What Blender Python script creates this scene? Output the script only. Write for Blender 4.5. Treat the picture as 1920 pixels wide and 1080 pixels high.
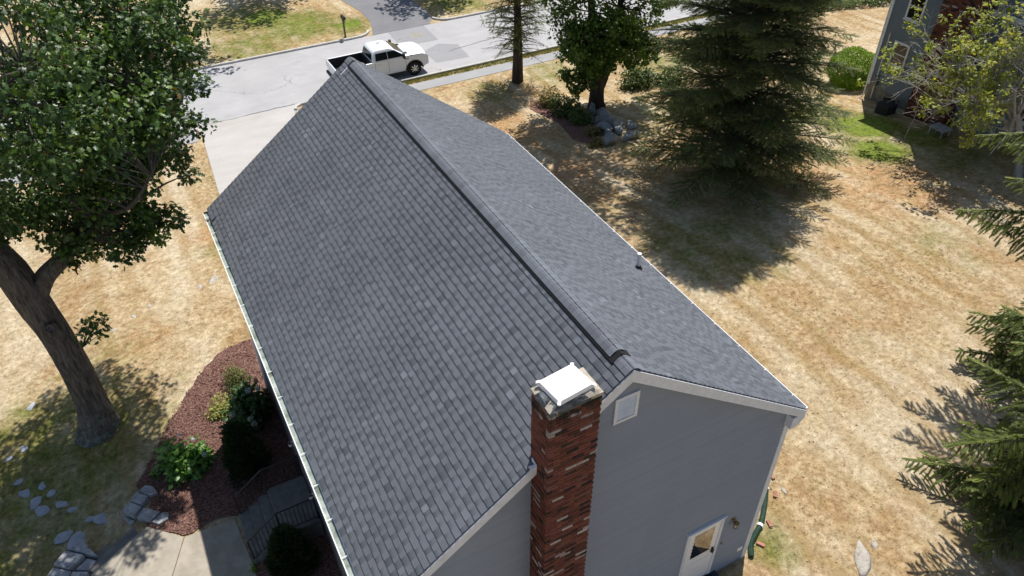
import bpy, bmesh, math, random
import numpy as np
from mathutils import Vector, Matrix
R = math.radians
rng = np.random.default_rng(11)
random.seed(11)
for o in list(bpy.data.objects): bpy.data.objects.remove(o)
scene = bpy.context.scene
COL = scene.collection

# ------------------------------------------------------------------ camera, sky, sun, exposure
YAW, PITCH, ROLL = 0.485, 0.694, -0.008
CAMP = np.array([-5.426, -6.369, 17.217])
fw = np.array([math.sin(YAW)*math.cos(PITCH), math.cos(YAW)*math.cos(PITCH), -math.sin(PITCH)])
rt = np.array([math.cos(YAW), -math.sin(YAW), 0.0]); up_ = np.cross(rt, fw)
rt2 = rt*math.cos(ROLL)+up_*math.sin(ROLL); up2 = up_*math.cos(ROLL)-rt*math.sin(ROLL)
cd = bpy.data.cameras.new('camera'); cam = bpy.data.objects.new('camera', cd); COL.objects.link(cam)
M = Matrix(((rt2[0], up2[0], -fw[0], CAMP[0]), (rt2[1], up2[1], -fw[1], CAMP[1]), (rt2[2], up2[2], -fw[2], CAMP[2]), (0, 0, 0, 1)))
cam.matrix_world = M
cd.sensor_width = 36; cd.lens = 1446.5/1920*36; cd.clip_start = 0.1; cd.clip_end = 2000
scene.camera = cam
SUNV = np.array([2.78, 2.65, 7.03]); SUNV /= np.linalg.norm(SUNV)
SUN_EL = math.asin(SUNV[2]); SUN_AZ = math.atan2(SUNV[0], SUNV[1])
world = bpy.data.worlds.new('World'); scene.world = world; world.use_nodes = True
wn = world.node_tree.nodes; wl = world.node_tree.links
sky = wn.new('ShaderNodeTexSky'); sky.sky_type = 'NISHITA'; sky.sun_disc = False
sky.sun_elevation = SUN_EL; sky.sun_rotation = SUN_AZ; sky.altitude = 100; sky.air_density = 1.0; sky.dust_density = 1.0
bg = wn['Background']; bg.inputs[1].default_value = 0.085
wl.new(sky.outputs[0], bg.inputs[0])
sd = bpy.data.lights.new('sun', 'SUN'); sd.energy = 4.6; sd.angle = R(0.53); sd.color = (1.0, 0.955, 0.89)
so = bpy.data.objects.new('sun', sd); COL.objects.link(so)
so.rotation_euler = Vector((-SUNV[0], -SUNV[1], -SUNV[2])).to_track_quat('-Z', 'Y').to_euler(); so.location = (20, 20, 60)
vs = scene.view_settings; vs.view_transform = 'Standard'; vs.look = 'None'; vs.gamma = 1.0; vs.exposure = 0.35; vs.use_curve_mapping = False
scene.render.resolution_x, scene.render.resolution_y = 1024, 576
scene.cycles.max_bounces = 6; scene.cycles.transparent_max_bounces = 8
scene.cycles.use_denoising = True

# ------------------------------------------------------------------ helpers
def ss(t): t = np.clip(t, 0, 1); return t*t*(3-2*t)
def hh(x, y):
    hr = -2.8*ss((y-6)/26)
    hl = -1.6-1.2*ss((y-13)/19)-0.45*ss((-8.3-x)/3.0)*(1-ss((y-13)/19))
    w = ss((x+4.6)/9.2)
    return hl*(1-w)+hr*w
def project(P):
    d = np.asarray(P, float)-CAMP; z = d@fw
    return 960+1446.5*(d@rt2)/z, 540-1446.5*(d@up2)/z, z

def tag(o, label=None, cat=None, group=None, kind=None):
    if label: o['label'] = label
    if cat: o['category'] = cat
    if group: o['group'] = group
    if kind: o['kind'] = kind
    return o
WL = {}
def thing(name, loc, label, cat, group=None):
    o = bpy.data.objects.new(name, None); COL.objects.link(o); o.location = loc; o.empty_display_size = .2
    WL[o.name] = np.array(loc, float)
    return tag(o, label, cat, group)
def wloc(o):
    return WL.get(o.name, np.zeros(3)) if o is not None else np.zeros(3)
def link(name, me, parent=None, mat=None, loc=None):
    o = bpy.data.objects.new(name, me); COL.objects.link(o)
    if parent is not None: o.parent = parent
    w = wloc(parent)
    if loc is not None:
        o.location = np.array(loc)-w; WL[o.name] = np.array(loc, float)
    else: WL[o.name] = w
    if mat is not None and len(me.materials) == 0: me.materials.append(mat)
    return o
def fast_mesh(name, V, F, tone=None, smooth=False, extra=None):
    V = np.asarray(V, np.float32); F = np.asarray(F, np.int32); n, m = F.shape
    me = bpy.data.meshes.new(name)
    me.vertices.add(len(V)); me.vertices.foreach_set('co', V.ravel())
    me.loops.add(n*m); me.loops.foreach_set('vertex_index', F.ravel())
    me.polygons.add(n); me.polygons.foreach_set('loop_start', np.arange(0, n*m, m, dtype=np.int32))
    try: me.polygons.foreach_set('loop_total', np.full(n, m, np.int32))
    except Exception: pass
    me.polygons.foreach_set('use_smooth', np.full(n, bool(smooth)))
    if tone is not None:
        a = me.attributes.new('tone', 'FLOAT', 'POINT'); a.data.foreach_set('value', np.asarray(tone, np.float32))
    if extra is not None:
        a = me.attributes.new('fade', 'FLOAT', 'POINT'); a.data.foreach_set('value', np.asarray(extra, np.float32))
    me.update(calc_edges=True); me.validate()
    return me

class MB:
    """collects faces in world coordinates; build() links them as one mesh object"""
    def __init__(s): s.v = []; s.f = []; s.t = []; s.tone = 0.5
    def vert(s, p): s.v.append(tuple(float(c) for c in p)); s.t.append(s.tone); return len(s.v)-1
    def face(s, pts): s.f.append([s.vert(p) for p in pts])
    def hexa(s, P):   # 8 pts: bottom 4 ccw, top 4 ccw
        i = [s.vert(p) for p in P]
        for q in ((3, 2, 1, 0), (4, 5, 6, 7), (0, 1, 5, 4), (1, 2, 6, 5), (2, 3, 7, 6), (3, 0, 4, 7)): s.f.append([i[k] for k in q])
    def box(s, x0, x1, y0, y1, z0, z1):
        s.hexa([(x0, y0, z0), (x1, y0, z0), (x1, y1, z0), (x0, y1, z0), (x0, y0, z1), (x1, y0, z1), (x1, y1, z1), (x0, y1, z1)])
    def bar(s, a, b, w, h, upv=(0, 0, 1)):
        a = np.array(a, float); b = np.array(b, float); d = b-a; d /= np.linalg.norm(d); u = np.array(upv, float)
        if abs(d@u) > .98: u = np.array([1., 0, 0])
        r = np.cross(d, u); r /= np.linalg.norm(r); u = np.cross(r, d); r = r*w/2; u = u*h/2
        s.hexa([a-r-u, b-r-u, b+r-u, a+r-u, a-r+u, b-r+u, b+r+u, a+r+u])
    def tube(s, pts, rad, n=8, cap=True):
        pts = [np.array(p, float) for p in pts]; rings = []
        if np.isscalar(rad): rad = [rad]*len(pts)
        u = None
        for i, p in enumerate(pts):
            d = pts[min(i+1, len(pts)-1)]-pts[max(i-1, 0)]; d = d/(np.linalg.norm(d)+1e-9)
            if u is None:
                u = np.cross(d, (0, 0, 1.) if abs(d[2]) < .9 else (1., 0, 0)); u /= np.linalg.norm(u)
            u = u-d*(u@d); u /= np.linalg.norm(u)+1e-9; w = np.cross(d, u)
            rings.append([s.vert(p+(u*math.cos(2*math.pi*k/n)+w*math.sin(2*math.pi*k/n))*rad[i]) for k in range(n)])
        for a, b in zip(rings, rings[1:]):
            for k in range(n): s.f.append([a[k], a[(k+1) % n], b[(k+1) % n], b[k]])
        if cap: s.f.append(rings[0][::-1]); s.f.append(rings[-1])
    def lathe(s, c, axis, prof, n=20):   # prof: list of (r, h) along axis
        c = np.array(c, float); ax = np.array(axis, float); ax /= np.linalg.norm(ax)
        u = np.cross(ax, (0, 0, 1.) if abs(ax[2]) < .9 else (1., 0, 0)); u /= np.linalg.norm(u); w = np.cross(ax, u)
        rings = [[s.vert(c+ax*h+(u*math.cos(2*math.pi*k/n)+w*math.sin(2*math.pi*k/n))*r) for k in range(n)] for r, h in prof]
        for a, b in zip(rings, rings[1:]):
            for k in range(n): s.f.append([a[k], a[(k+1) % n], b[(k+1) % n], b[k]])
        s.f.append(rings[0][::-1]); s.f.append(rings[-1])
    def extrude(s, poly, vec):   # planar polygon (3d points) extruded by vec
        v = np.array(vec, float); a = [s.vert(p) for p in poly]; b = [s.vert(np.array(p)+v) for p in poly]; n = len(poly)
        s.f.append(a[::-1]); s.f.append(b)
        for k in range(n): s.f.append([a[k], a[(k+1) % n], b[(k+1) % n], b[k]])
    def build(s, name, mat, parent=None, smooth=False, bevel=0, tone=False, local=False, loc=None):
        w = wloc(parent) if loc is None else np.array(loc, float)
        if local: w = np.zeros(3)
        me = bpy.data.meshes.new(name); me.from_pydata([(p[0]-w[0], p[1]-w[1], p[2]-w[2]) for p in s.v], [], s.f)
        bm = bmesh.new(); bm.from_mesh(me); bmesh.ops.recalc_face_normals(bm, faces=bm.faces); bm.to_mesh(me); bm.free()
        if tone:
            a = me.attributes.new('tone', 'FLOAT', 'POINT'); a.data.foreach_set('value', np.array(s.t, np.float32))
        if smooth:
            me.polygons.foreach_set('use_smooth', np.ones(len(me.polygons), bool))
            try: me.set_sharp_from_angle(angle=R(40))
            except Exception: pass
        o = link(name, me, parent, mat, loc)
        if bevel:
            m = o.modifiers.new('bevel', 'BEVEL'); m.width = bevel; m.segments = 2; m.limit_method = 'ANGLE'; m.angle_limit = R(30); m.harden_normals = False
        return o

# ------------------------------------------------------------------ materials
MATS = {}
class NT:
    def __init__(s, name):
        s.m = bpy.data.materials.new(name); s.m.use_nodes = True; s.t = s.m.node_tree; s.n = s.t.nodes; s.l = s.t.links
        s.b = s.n['Principled BSDF']; s.out = s.n['Material Output']; MATS[name] = s.m
        g = s.n.new('ShaderNodeNewGeometry'); s.pos = g.outputs['Position']
        tc = s.n.new('ShaderNodeTexCoord'); s.obj = tc.outputs['Object']
    def noise(s, scale, detail=4, rough=.55, vec=None, dist=0, out='Fac'):
        n = s.n.new('ShaderNodeTexNoise'); n.inputs['Scale'].default_value = scale; n.inputs['Detail'].default_value = detail
        n.inputs['Roughness'].default_value = rough; n.inputs['Distortion'].default_value = dist
        s.l.new(vec if vec is not None else s.pos, n.inputs['Vector']); return n.outputs[out]
    def ramp(s, fac, stops, interp='LINEAR'):
        r = s.n.new('ShaderNodeValToRGB'); r.color_ramp.interpolation = interp; e = r.color_ramp.elements
        while len(e) > 1: e.remove(e[-1])
        for i, (p, c) in enumerate(stops):
            k = e[0] if i == 0 else e.new(p)
            k.position = p; c = c if hasattr(c, '__len__') else (c, c, c); k.color = (*c, 1)
        s.l.new(fac, r.inputs[0]); return r.outputs[0]
    def mix(s, fac, a, b, mode='MIX'):
        m = s.n.new('ShaderNodeMix'); m.data_type = 'RGBA'; m.blend_type = mode
        for inp, v in ((m.inputs[0], fac), (m.inputs[6], a), (m.inputs[7], b)):
            if isinstance(v, (int, float)): inp.default_value = v
            elif isinstance(v, (tuple, list)): inp.default_value = (*v, 1)
            else: s.l.new(v, inp)
        return m.outputs[2]
    def math(s, op, a, b=None, c=None):
        m = s.n.new('ShaderNodeMath'); m.operation = op
        for i, v in enumerate((a, b, c)):
            if v is None: continue
            if isinstance(v, (int, float)): m.inputs[i].default_value = v
            else: s.l.new(v, m.inputs[i])
        return m.outputs[0]
    def attr(s, name, out='Fac'):
        a = s.n.new('ShaderNodeAttribute'); a.attribute_name = name; return a.outputs[out]
    def mapping(s, scale, vec=None, rot=(0, 0, 0), loc=(0, 0, 0)):
        m = s.n.new('ShaderNodeMapping'); m.inputs['Scale'].default_value = scale; m.inputs['Rotation'].default_value = rot; m.inputs['Location'].default_value = loc
        s.l.new(vec if vec is not None else s.pos, m.inputs[0]); return m.outputs[0]
    def sep(s, vec=None):
        m = s.n.new('ShaderNodeSeparateXYZ'); s.l.new(vec if vec is not None else s.pos, m.inputs[0]); return m.outputs
    def maprange(s, v, a, b, c, d, smooth=True):
        m = s.n.new('ShaderNodeMapRange'); m.interpolation_type = 'SMOOTHSTEP' if smooth else 'LINEAR'
        s.l.new(v, m.inputs[0])
        for i, q in enumerate((a, b, c, d)): m.inputs[i+1].default_value = q
        return m.outputs[0]
    def bump(s, h, strength=.5, dist=.02):
        b = s.n.new('ShaderNodeBump'); b.inputs['Strength'].default_value = strength; b.inputs['Distance'].default_value = dist
        s.l.new(h, b.inputs['Height']); s.l.new(b.outputs[0], s.b.inputs['Normal']); return b.outputs[0]
    def done(s, col, rough=.85, spec=.3, metal=0):
        i = s.b.inputs
        if isinstance(col, tuple): i['Base Color'].default_value = (*col, 1)
        else: s.l.new(col, i['Base Color'])
        if isinstance(rough, (int, float)): i['Roughness'].default_value = rough
        else: s.l.new(rough, i['Roughness'])
        i['Specular IOR Level'].default_value = spec; i['Metallic'].default_value = metal
        return s.m
def simple(name, c1, c2=None, scale=6, rough=.7, spec=.3, metal=0, bump=0, bscale=40, bdist=.01, lo=.35, hi=.65, detail=5):
    t = NT(name)
    col = c1 if c2 is None else t.ramp(t.noise(scale, detail, .6), [(lo, c1), (hi, c2)])
    if bump: t.bump(t.noise(bscale, 5, .6), bump, bdist)
    return t.done(col, rough, spec, metal)

def lawn_material():
    t = NT('lawn')
    big = t.noise(.16, 3, .5); mid = t.noise(.75, 5, .6, dist=.4); fine = t.noise(5.5, 6, .7); grit = t.noise(38, 4, .75)
    x, y, z = t.sep()
    straw = t.ramp(fine, [(.32, (.25, .165, .085)), (.45, (.40, .295, .165)), (.56, (.51, .395, .235)), (.68, (.61, .51, .345))])
    brown = t.ramp(fine, [(.33, (.23, .135, .062)), (.5, (.37, .235, .115)), (.67, (.49, .345, .19))])
    col = t.mix(t.ramp(mid, [(.46, 0), (.64, .85)]), straw, brown)
    pale = t.ramp(fine, [(.35, (.44, .35, .225)), (.65, (.65, .565, .415))])
    col = t.mix(t.ramp(t.noise(.45, 5, .6, vec=t.mapping((1, .45, 1), loc=(9, 3, 0))), [(.44, 0), (.62, .9)]), col, pale)
    # mowing stripes running along y
    warp = t.math('MULTIPLY', t.math('SUBTRACT', t.noise(.6, 3), .5), .7)
    st = t.math('SINE', t.math('MULTIPLY', t.math('ADD', x, warp), 2*math.pi/1.15))
    stm = t.math('MULTIPLY', t.maprange(st, -.2, .9, 0, 1), t.ramp(t.noise(.3, 3, .5, vec=t.mapping((1, .3, 1))), [(.37, 0), (.58, .66)]))
    col = t.mix(stm, col, t.ramp(fine, [(.3, (.26, .17, .07)), (.75, (.42, .29, .13))]))
    # red-brown scorched ground behind the house
    pr2 = t.mapping((1, 1, 0)); red = None
    for bx, by, r in ((10.5, 26, 5), (11, 20, 4), (9, 29, 3), (21.5, 10.5, 3.5), (19, 14, 2.5), (22, 20, 3), (-4.3, 24, 1.6)):
        d = t.n.new('ShaderNodeVectorMath'); d.operation = 'DISTANCE'; t.l.new(pr2, d.inputs[0]); d.inputs[1].default_value = (bx, by, 0)
        v = t.maprange(d.outputs['Value'], r*.2, r*1.1, .9, 0); red = v if red is None else t.math('MAXIMUM', red, v)
    red = t.math('MULTIPLY', red, t.ramp(t.noise(.9, 5, .65), [(.36, 0), (.56, .85)]))
    col = t.mix(red, col, t.ramp(fine, [(.33, (.26, .13, .055)), (.5, (.42, .245, .12)), (.67, (.55, .36, .20))]))
    # greener patches
    blobs = [(9.4, 45.4, 1.6, 1.15), (4.5, 49.5, 3, 1.1), (26.5, 13.0, 2.0, 1.0), (-11, 13.5, 5.2, .85), (-12.5, 10, 4, .8), (-9, 17.2, 2.2, .45), (6.2, 47, 4.6, .95), (2.5, 45, 4.5, .8), (9.2, 45.2, 2.4, .95), (8, 43.6, 2.5, .5), (3, 50, 5, .8), (17.6, 46, 4, .9),
             (25.6, 15.6, 2.8, 1.15), (25.2, 17.8, 2.8, .8), (23.8, 13.2, 2.4, 1.1), (26, 11, 3, .7), (21.5, 17, 2.8, .55), (5.2, .1, 1.2, .75), (12.5, 11, 4.5, .7), (19.5, 6.6, 2.6, .5), (18.2, 22.5, 3, .5),
             (13, 31.3, 2.5, .6), (17.5, 32, 2.6, .7), (-3.6, 29, 1.0, .4), (-4.4, 22.5, 1.2, .45), (24, 29.5, 3.4, .75), (12, 4.5, 2.0, .3), (17.2, 11.3, 2.6, .35), (15.8, 7.2, 1.5, .25)]
    g = None
    pv = t.mapping((1, 1, 0))
    for bx, by, r, k in blobs:
        d = t.n.new('ShaderNodeVectorMath'); d.operation = 'DISTANCE'; t.l.new(pv, d.inputs[0]); d.inputs[1].default_value = (bx, by, 0)
        v = t.maprange(d.outputs['Value'], r*.25, r*1.15, k, 0)
        g = v if g is None else t.math('MAXIMUM', g, v)
    gm = t.math('ADD', g, t.math('MULTIPLY', t.math('SUBTRACT', t.noise(1.1, 6, .65), .5), 1.5))
    gm = t.math('MULTIPLY', t.maprange(gm, .2, 1.15, 0, 1), t.maprange(g, .0, .3, 0, 1))
    green = t.ramp(fine, [(.34, (.075, .09, .016)), (.5, (.145, .165, .03)), (.66, (.25, .25, .065))])
    lush = t.ramp(fine, [(.34, (.10, .15, .02)), (.66, (.22, .29, .045))])
    green = t.mix(t.maprange(g, .85, 1.1, 0, .8), green, lush)
    col = t.mix(gm, col, green)
    gg = t.math('MULTIPLY', t.ramp(t.noise(1.7, 6, .7), [(.56, 0), (.74, .6)]), 1.0)
    col = t.mix(gg, col, t.ramp(fine, [(.3, (.19, .16, .05)), (.7, (.31, .26, .10))]))
    col = t.mix(.42, col, t.ramp(grit, [(.34, .45), (.66, 1.5)]), 'MULTIPLY')
    col = t.mix(.6, col, t.ramp(t.noise(2.6, 6, .75), [(.36, .74), (.64, 1.18)]), 'MULTIPLY')
    col = t.mix(t.ramp(t.noise(9, 5, .75), [(.57, 0), (.70, .38)]), col, t.ramp(mid, [(.4, (.27, .19, .09)), (.6, (.20, .165, .07))]))
    col = t.mix(t.ramp(t.noise(17, 3, .5), [(.70, 0), (.78, .35)]), col, (.22, .14, .06))
    col = t.mix(t.ramp(t.noise(23, 2, .5, vec=t.mapping((1, 1, 1), loc=(5, 7, 1))), [(.71, 0), (.77, .5)]), col, (.66, .6, .48))
    h = t.math('ADD', t.math('MULTIPLY', fine, .6), t.math('MULTIPLY', grit, .5))
    t.bump(h, .9, .06)
    return t.done(col, .95, .1)
lawn_material()

def road_material(name, base, base2, patch=None, grit=.1):
    t = NT(name); c = t.ramp(t.noise(.5, 5, .6), [(.3, base), (.7, base2)])
    c = t.mix(.35, c, t.ramp(t.noise(1.8, 5, .7, vec=t.mapping((.25, 1, 1))), [(.3, .8), (.7, 1.15)]), 'MULTIPLY')
    c = t.mix(.5, c, t.ramp(t.noise(70, 4, .8), [(.3, 1-grit*3), (.7, 1+grit*3)]), 'MULTIPLY')
    c = t.mix(t.ramp(t.noise(.9, 4, .6, vec=t.mapping((1, 1, 1), loc=(2, 8, 0))), [(.62, 0), (.75, .25)]), c, tuple(k*.6 for k in base))
    c = t.mix(t.ramp(t.noise(6, 3, .5), [(.70, 0), (.78, .3)]), c, tuple(k*.5 for k in base))
    v = t.n.new('ShaderNodeTexVoronoi'); v.feature = 'DISTANCE_TO_EDGE'; v.inputs['Scale'].default_value = .22
    w = t.n.new('ShaderNodeVectorMath'); w.operation = 'ADD'; t.l.new(t.pos, w.inputs[0]); t.l.new(t.noise(1.2, 4, .6, out='Color'), w.inputs[1]); t.l.new(w.outputs[0], v.inputs['Vector'])
    crack = t.math('MULTIPLY', t.ramp(v.outputs['Distance'], [(.0, 1), (.005, 0)]), t.ramp(t.noise(.35, 2), [(.55, 0), (.6, .7)]))
    c = t.mix(crack, c, (.07, .07, .07))
    t.bump(t.noise(90, 4, .7), .35, .01)
    return t.done(c, .9, .2)
road_material('road', (.36, .355, .36), (.41, .405, .41))
road_material('driveway', (.42, .40, .375), (.47, .45, .43))
road_material('dark_asphalt', (.17, .17, .18), (.205, .205, .215))
road_material('sidewalk_asphalt', (.30, .30, .31), (.35, .35, .355))
road_material('patch_asphalt', (.27, .27, .28), (.30, .30, .31))
simple('kerb', (.40, .39, .37), (.55, .53, .49), 5, .9, .2, bump=.3, bscale=60)
simple('concrete', (.31, .275, .22), (.40, .36, .295), 3, .9, .2, bump=.35, bscale=120, bdist=.005)
simple('old_concrete', (.15, .145, .135), (.23, .22, .2), 5, .9, .2, bump=.3, bscale=80, bdist=.006)
def mulch_material():
    t = NT('mulch'); v = t.n.new('ShaderNodeTexVoronoi'); v.inputs['Scale'].default_value = 26; v.inputs['Randomness'].default_value = 1
    t.l.new(t.mapping((1, 1.8, 1), rot=(0, 0, .6)), v.inputs['Vector'])
    c = t.ramp(t.sep(v.outputs['Color'])[0], [(0, (.13, .064, .050)), (.5, (.265, .142, .112)), (.85, (.36, .205, .165)), (1, (.48, .32, .26))])
    c = t.mix(.6, c, t.ramp(t.noise(1.3, 4), [(.3, .75), (.7, 1.2)]), 'MULTIPLY')
    t.bump(t.math('ADD', v.outputs['Distance'], t.noise(45, 4, .7)), 1.0, .05)
    return t.done(c, .95, .1)
mulch_material()

def shingle_material(name='shingle'):
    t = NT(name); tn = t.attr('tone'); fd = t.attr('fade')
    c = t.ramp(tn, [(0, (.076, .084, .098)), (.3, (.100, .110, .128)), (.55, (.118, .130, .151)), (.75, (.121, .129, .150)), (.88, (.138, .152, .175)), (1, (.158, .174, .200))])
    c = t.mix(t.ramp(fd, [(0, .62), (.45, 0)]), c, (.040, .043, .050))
    c = t.mix(.6, c, t.ramp(t.noise(160, 3, .8), [(.3, .55), (.7, 1.5)]), 'MULTIPLY')
    c = t.mix(.5, c, t.ramp(t.noise(.55, 4, .6), [(.3, .82), (.7, 1.2)]), 'MULTIPLY')
    t.bump(t.noise(220, 3, .7), .4, .004)
    return t.done(c, .92, .25)
shingle_material()
simple('roof_deck', (.05, .052, .06), (.07, .072, .08), 4, .9, .2)
simple('vent_black', (.012, .012, .013), None, rough=.6)
def siding_material(name, a, b, streak):
    t = NT(name); c = t.ramp(t.noise(1.2, 5, .6), [(.35, a), (.65, b)])
    oi = t.n.new('ShaderNodeObjectInfo'); c = t.mix(1.0, c, t.ramp(oi.outputs['Random'], [(0, .965), (1, 1.03)]), 'MULTIPLY')
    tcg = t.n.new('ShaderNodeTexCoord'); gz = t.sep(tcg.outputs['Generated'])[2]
    if streak < .2: c = t.mix(t.ramp(gz, [(.0, .5), (.16, .42), (.26, 0)]), c, tuple(k*.5 for k in a))   # lap shadow line painted into each board's lower edge
    st = t.noise(1.6, 5, .65, vec=t.mapping((1, 1, .12)))
    c = t.mix(t.ramp(st, [(.5, 0), (.72, streak)]), c, tuple(k*.62 for k in a))
    c = t.mix(.3, c, t.ramp(t.noise(60, 3, .7, vec=t.mapping((.15, 1, 1))), [(.3, .85), (.7, 1.12)]), 'MULTIPLY')
    t.bump(t.noise(90, 3, .6, vec=t.mapping((.12, 1, 1))), .12, .004)
    return t.done(c, .6, .35)
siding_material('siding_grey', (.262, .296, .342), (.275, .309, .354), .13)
siding_material('siding_blue', (.13, .175, .23), (.15, .195, .25), .25)
simple('white_trim', (.62, .66, .71), (.72, .76, .81), 7, .55, .4, bump=.08)
simple('white_metal', (.80, .81, .82), (.88, .88, .88), 4, .4, .5)
simple('white_pvc', (.70, .71, .72), (.78, .78, .78), 9, .5, .4)
simple('rubber', (.016, .016, .017), None, rough=.8)
simple('dark_inside', (.03, .031, .033), None, rough=.9)
def gutter_inside():
    t = NT('gutter_inside'); return t.done(t.ramp(t.noise(3, 5), [(.35, (.10, .13, .10)), (.65, (.36, .40, .37))]), .7, .3)
gutter_inside()
def brick_material():
    t = NT('brick'); tn = t.attr('tone')
    c = t.ramp(tn, [(0, (.028, .020, .019)), (.13, (.045, .030, .027)), (.16, (.088, .035, .027)), (.45, (.145, .049, .036)), (.72, (.18, .064, .045)), (.85, (.165, .078, .063)), (.88, (.26, .21, .20)), (1, (.44, .41, .40))], 'LINEAR')
    c = t.mix(.65, c, t.ramp(t.noise(30, 5, .75), [(.3, .5), (.7, 1.4)]), 'MULTIPLY')
    lim = t.ramp(t.noise(9, 6, .75, vec=t.mapping((1, 1, 2.5))), [(.6, 0), (.72, .55)])
    c = t.mix(lim, c, (.33, .25, .235))
    z = t.sep()[2]
    so_ = t.math('MULTIPLY', t.maprange(z, 8.35, 8.95, 0, 1), t.ramp(t.noise(6, 5, .7), [(.4, 0), (.55, .95)]))
    c = t.mix(so_, c, (.016, .016, .012))
    t.bump(t.noise(70, 4, .7), .5, .006)
    return t.done(c, .9, .2)
brick_material()
simple('mortar', (.11, .075, .065), (.2, .15, .13), 12, .95, .1, bump=.5, bscale=90)
simple('crown_mortar', (.30, .27, .22), (.48, .43, .35), 4, .95, .1, bump=.6, bscale=40, bdist=.02)
simple('crown_shaded', (.05, .055, .06), (.15, .165, .18), 8, .95, .1, bump=.8, bscale=30, bdist=.02)
def glass(name, col, rough=.05, spec=.5):
    t = NT(name); return t.done(col, rough, spec)
glass('dark_glass', (.012, .013, .015), .06, .6)
glass('truck_glass', (.012, .016, .016), .12, .25)
def mirror_glass():
    t = NT('door_glass'); m = t.done((.02, .022, .024), .03, 1.0); t.b.inputs['IOR'].default_value = 2.3; return m
mirror_glass()
def car_paint():
    t = NT('car_white'); m = t.done((.72, .76, .81), .3, .5); t.b.inputs['Coat Weight'].default_value = .6; t.b.inputs['Coat Roughness'].default_value = .06; return m
car_paint()
simple('chrome', (.75, .75, .76), None, rough=.18, metal=1)
simple('black_plastic', (.02, .02, .021), None, rough=.5)
simple('tyre', (.022, .022, .023), (.03, .03, .03), 20, .85, .2)
simple('red_lens', (.25, .01, .01), None, rough=.2, spec=.5)
simple('lamp_lens', (.6, .6, .58), None, rough=.1, spec=.6)
simple('iron', (.018, .018, .019), (.03, .028, .026), 20, .55, .4)
simple('wood_post', (.14, .10, .07), (.22, .17, .12), 8, .9, .2)
simple('mailbox_black', (.02, .02, .022), None, rough=.4, spec=.5)
simple('green_hose', (.016, .045, .03), (.028, .065, .045), 10, .5, .4)
simple('brass', (.16, .11, .04), (.3, .21, .09), 20, .35, .5, metal=.8)
simple('paver_red', (.30, .13, .09), (.42, .22, .15), 10, .9, .2, bump=.3)
simple('yellow_paint', (.40, .30, .14), (.32, .29, .22), 14, .8, .2)
simple('door_mat', (.03, .04, .06), (.05, .06, .085), 30, .9, .2)
def stone_material(name, a, b, lich, amt):
    t = NT(name); c = t.ramp(t.noise(3.5, 6, .65), [(.3, a), (.7, b)])
    c = t.mix(t.ramp(t.noise(8, 5, .6, vec=t.mapping((1, 1, 1), loc=(3, 1, 2))), [(.56, 0), (.66, amt)]), c, lich)
    t.bump(t.noise(11, 6, .65), .8, .04)
    return t.done(c, .92, .2)
stone_material('boulder', (.17, .18, .185), (.34, .345, .345), (.42, .42, .40), .5)
stone_material('flagstone', (.25, .255, .265), (.50, .50, .50), (.12, .12, .115), .75)
stone_material('stepping', (.30, .32, .36), (.43, .45, .48), (.2, .2, .18), .35)
stone_material('pale_rock', (.34, .31, .27), (.50, .465, .41), (.25, .2, .14), .7)

def bark_material(name, a, b, lichen=None, scale=7):
    t = NT(name); n = t.noise(scale, 6, .7, vec=t.mapping((1, 1, .16)), dist=.6)
    c = t.ramp(n, [(.3, a), (.65, b)])
    if lichen:
        z = t.sep()[2]
        k = t.math('MULTIPLY', t.ramp(t.noise(6, 4, .6), [(.5, 0), (.58, .85)]), t.maprange(z, -1.5, .0, 1, 0))
        c = t.mix(k, c, lichen)
    t.bump(n, 1.0, .12)
    return t.done(c, .95, .12)
bark_material('oak_bark', (.036, .032, .028), (.24, .215, .19), (.24, .27, .23), scale=13)
bark_material('dark_bark', (.035, .028, .022), (.10, .082, .068))
bark_material('grey_twig', (.34, .325, .305), (.54, .52, .50), scale=12)
bark_material('spruce_bark', (.05, .036, .028), (.12, .095, .08))
bark_material('dead_twig', (.11, .09, .075), (.2, .17, .145), scale=14)
def leaf_material(name, stops, trans=.3, rough=.5, spec=.4, tcol=None):
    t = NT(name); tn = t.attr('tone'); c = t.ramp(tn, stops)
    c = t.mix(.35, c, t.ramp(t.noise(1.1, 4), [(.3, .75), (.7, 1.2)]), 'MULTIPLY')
    t.done(c, rough, spec)
    tr = t.n.new('ShaderNodeBsdfTranslucent'); mx = t.n.new('ShaderNodeMixShader'); mx.inputs[0].default_value = trans
    tc_ = t.mix(1.0, c, tcol or (1.3, 1.25, .5), 'MULTIPLY'); t.l.new(tc_, tr.inputs[0])
    t.l.new(t.b.outputs[0], mx.inputs[1]); t.l.new(tr.outputs[0], mx.inputs[2]); t.l.new(mx.outputs[0], t.out.inputs[0])
    return t.m
leaf_material('oak_leaf', [(0, (.026, .058, .013)), (.5, (.054, .110, .024)), (.8, (.095, .170, .032)), (.99, (.16, .25, .045)), (.996, (.2, .16, .04)), (1, (.2, .12, .035))], .3, .42, .5)
leaf_material('maple_leaf', [(0, (.05, .095, .018)), (.5, (.09, .165, .03)), (1, (.17, .26, .05))], .42, .5, .4)
leaf_material('spruce_needle', [(0, (.085, .12, .055)), (.5, (.15, .20, .092)), (.85, (.21, .265, .12)), (1, (.26, .31, .14))], .5, .6, .3)
leaf_material('norway_needle', [(0, (.050, .072, .016)), (.5, (.105, .142, .028)), (.85, (.175, .22, .04)), (1, (.27, .30, .06))], .28, .55, .35)
leaf_material('yellow_leaf', [(0, (.20, .26, .05)), (.5, (.33, .39, .09)), (.85, (.43, .46, .13)), (1, (.52, .47, .10))], .42, .5, .4)
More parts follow.
